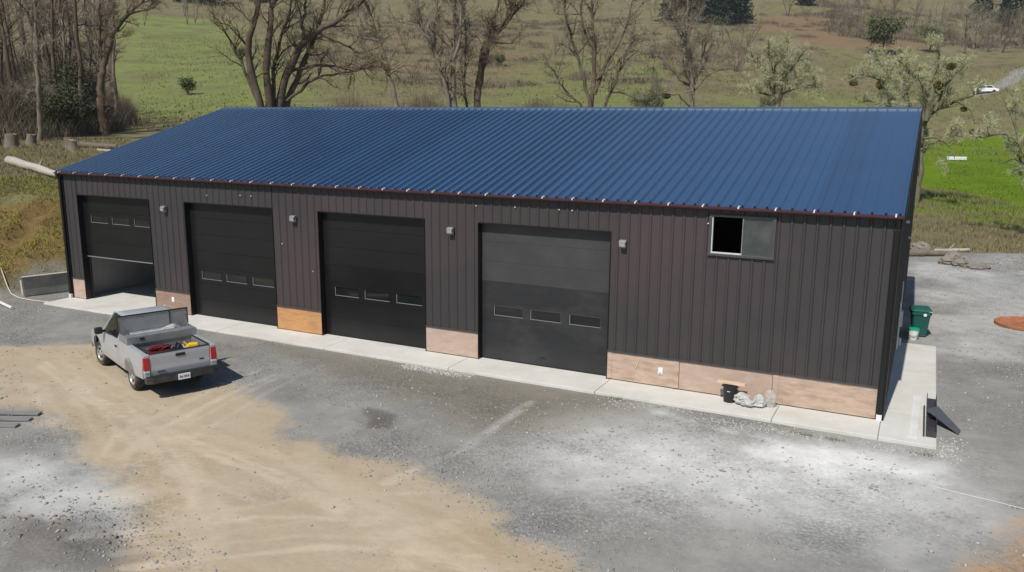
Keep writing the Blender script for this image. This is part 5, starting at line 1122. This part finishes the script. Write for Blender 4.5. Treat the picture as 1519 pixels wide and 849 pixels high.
# weeds along the apron edge
def weeds():
    for k, (x, y, lab) in enumerate(((24.0, -1.42, 'green weed tuft at the apron edge below the dusty garage door'), (28.9, -1.72, 'weed tuft in front of the apron below the trash bags'), (29.6, -1.72, 'weed tuft at the apron edge right of the trash bags'), (31.45, -1.72, 'weed tuft at the front right corner of the apron'))):
        def pick(r, n, x=x, y=y): return np.array([x, y])+r.normal(0, 1, (n, 2))*np.array([.16, .05])
        o = scatter_twigs('weed_tuft', 'weed', 110, pick, .11, .009, '', 1.1, 60+k); del o['kind']; tag(o, lab, 'weed')
weeds()
def stones(name, m, n, pick, smin, smax, label, seed, power=2.5, octa=False):
    rng = np.random.default_rng(seed); P = pick(rng, n); n = len(P); z = terrain(P[:, 0], P[:, 1]); s = smin+(smax-smin)*rng.random(n)**power
    ico = np.array([(0,0,1),(.894,0,.447),(.276,.851,.447),(-.724,.526,.447),(-.724,-.526,.447),(.276,-.851,.447),(.724,.526,-.447),(-.276,.851,-.447),(-.894,0,-.447),(-.276,-.851,-.447),(.724,-.526,-.447),(0,0,-1)])
    f = np.array([(0,1,2),(0,2,3),(0,3,4),(0,4,5),(0,5,1),(1,6,2),(2,7,3),(3,8,4),(4,9,5),(5,10,1),(6,7,2),(7,8,3),(8,9,4),(9,10,5),(10,6,1),(11,7,6),(11,8,7),(11,9,8),(11,10,9),(11,6,10)])
    if octa: ico = np.array([(0,0,1),(1,0,0),(0,1,0),(-1,0,0),(0,-1,0),(0,0,-.6)]); f = np.array([(0,1,2),(0,2,3),(0,3,4),(0,4,1),(5,2,1),(5,3,2),(5,4,3),(5,1,4)])
    nv = len(ico)
    J = ico[None]*(1+.28*rng.normal(0, 1, (n, nv, 1)))*s[:, None, None]*np.stack([rng.uniform(.7, 1.3, n), rng.uniform(.7, 1.3, n), rng.uniform(.4, .8, n)], 1)[:, None]
    V = (J+np.concatenate([P, (z+s*.05)[:, None]], 1)[:, None]).reshape(-1, 3); F = (f[None]+(np.arange(n)*nv)[:, None, None]).reshape(-1, 3)
    o = fast_mesh(name, V, [F], m); kind(o, 'stuff'); o['label'] = label; return o
yardp = [(-1, -2.8), (0, -1.3), (31.8, -1.3), (31.8, 8.5), (30.7, 8.6), (30.7, 28), (40, 30), (38, 0), (35, -10), (26, -14), (17, -15), (9, -10), (3, -6)]
def gdens(P):
    d = sdf(P[:, 0], P[:, 1], [(4.28,-5.7),(9.87,-5.54),(13.96,-5.8),(19.86,-7.6),(24.57,-8.8),(27.2,-10.8),(22,-16.5),(18.9,-12.4),(13.46,-9.8)])
    return np.where(d < 0, .12, 1.0)*np.clip(.35+2.5*fbm(P[:, 0]*.5, P[:, 1]*.5, 91, 3), .06, 1)
stones('gravel', 'stone_grey', 75000, poly_pick(yardp, gdens), .010, .046, 'loose grey gravel over the yard', 70, 2.5, True)
stones('gravel', 'stone_pale', 26000, poly_pick(yardp, gdens), .010, .046, 'scattered pale stones over the yard', 71, 3, True)
def band(pts, w):
    pts = np.array(pts)
    def f(rng, n):
        t = rng.random(n)*(len(pts)-1); i = np.minimum(t.astype(int), len(pts)-2); u = (t-i)[:, None]; return pts[i]*(1-u)+pts[i+1]*u+rng.normal(0, 1, (n, 2))*w
    return f
stones('gravel', 'stone_pale', 700, band([(17.3, -1.5), (19.6, -1.4)], .14), .012, .045, 'pale crushed stones along the apron before the third door', 72)
stones('gravel', 'stone_pale', 1500, band([(24.0, -1.6), (27, -1.75), (29.5, -1.75), (31.9, -1.7), (32.0, -.5)], .20), .008, .038, 'pale rubble along the front edge of the apron', 73)
stones('gravel', 'stone_grey', 1800, band([(20, -7.0), (21, -7.2), (23, -7.7), (25, -8.8), (27, -9.6)], .55), .008, .036, 'grey stones along the edge of the tan dirt', 74)
stones('gravel', 'stone_grey', 900, band([(17.0, -12.2), (18.6, -12.3), (20.0, -12.6), (20.8, -13.2)], .40), .006, .032, 'pale stones at the lower left corner of the yard', 75)
stones('gravel', 'stone_grey', 800, band([(33, 26.5), (35.5, 28.5), (37.5, 29.5)], .7), .02, .09, 'loose stones on the gravel berm', 76)
stones('gravel', 'rock', 120, band([(16.4, -13), (17.6, -12.7), (18.6, -12.9)], .35), .012, .06, 'dark clods in the muddy corner of the yard', 78)

# ------------------------------------------------------------------ air
hz = MB().box(GX[0]-5, GX[-1]+5, GY[0]-5, GY[-1]+5, float(gz.min())-1, max(float(gz.max()), 60)+18).build('haze', 'rope'); hz.data.materials.clear()
hm = bpy.data.materials.new('haze'); hm.use_nodes = True; hn = hm.node_tree; hn.nodes.clear()
ho = hn.nodes.new('ShaderNodeOutputMaterial'); hv = hn.nodes.new('ShaderNodeVolumePrincipled'); hv.inputs['Color'].default_value = (.80, .87, .95, 1); hv.inputs['Density'].default_value = .00014; hv.inputs['Anisotropy'].default_value = .2
hn.links.new(hv.outputs[0], ho.inputs['Volume']); hz.data.materials.append(hm); kind(hz, 'stuff'); hz['label'] = 'thin pale haze over the valley'
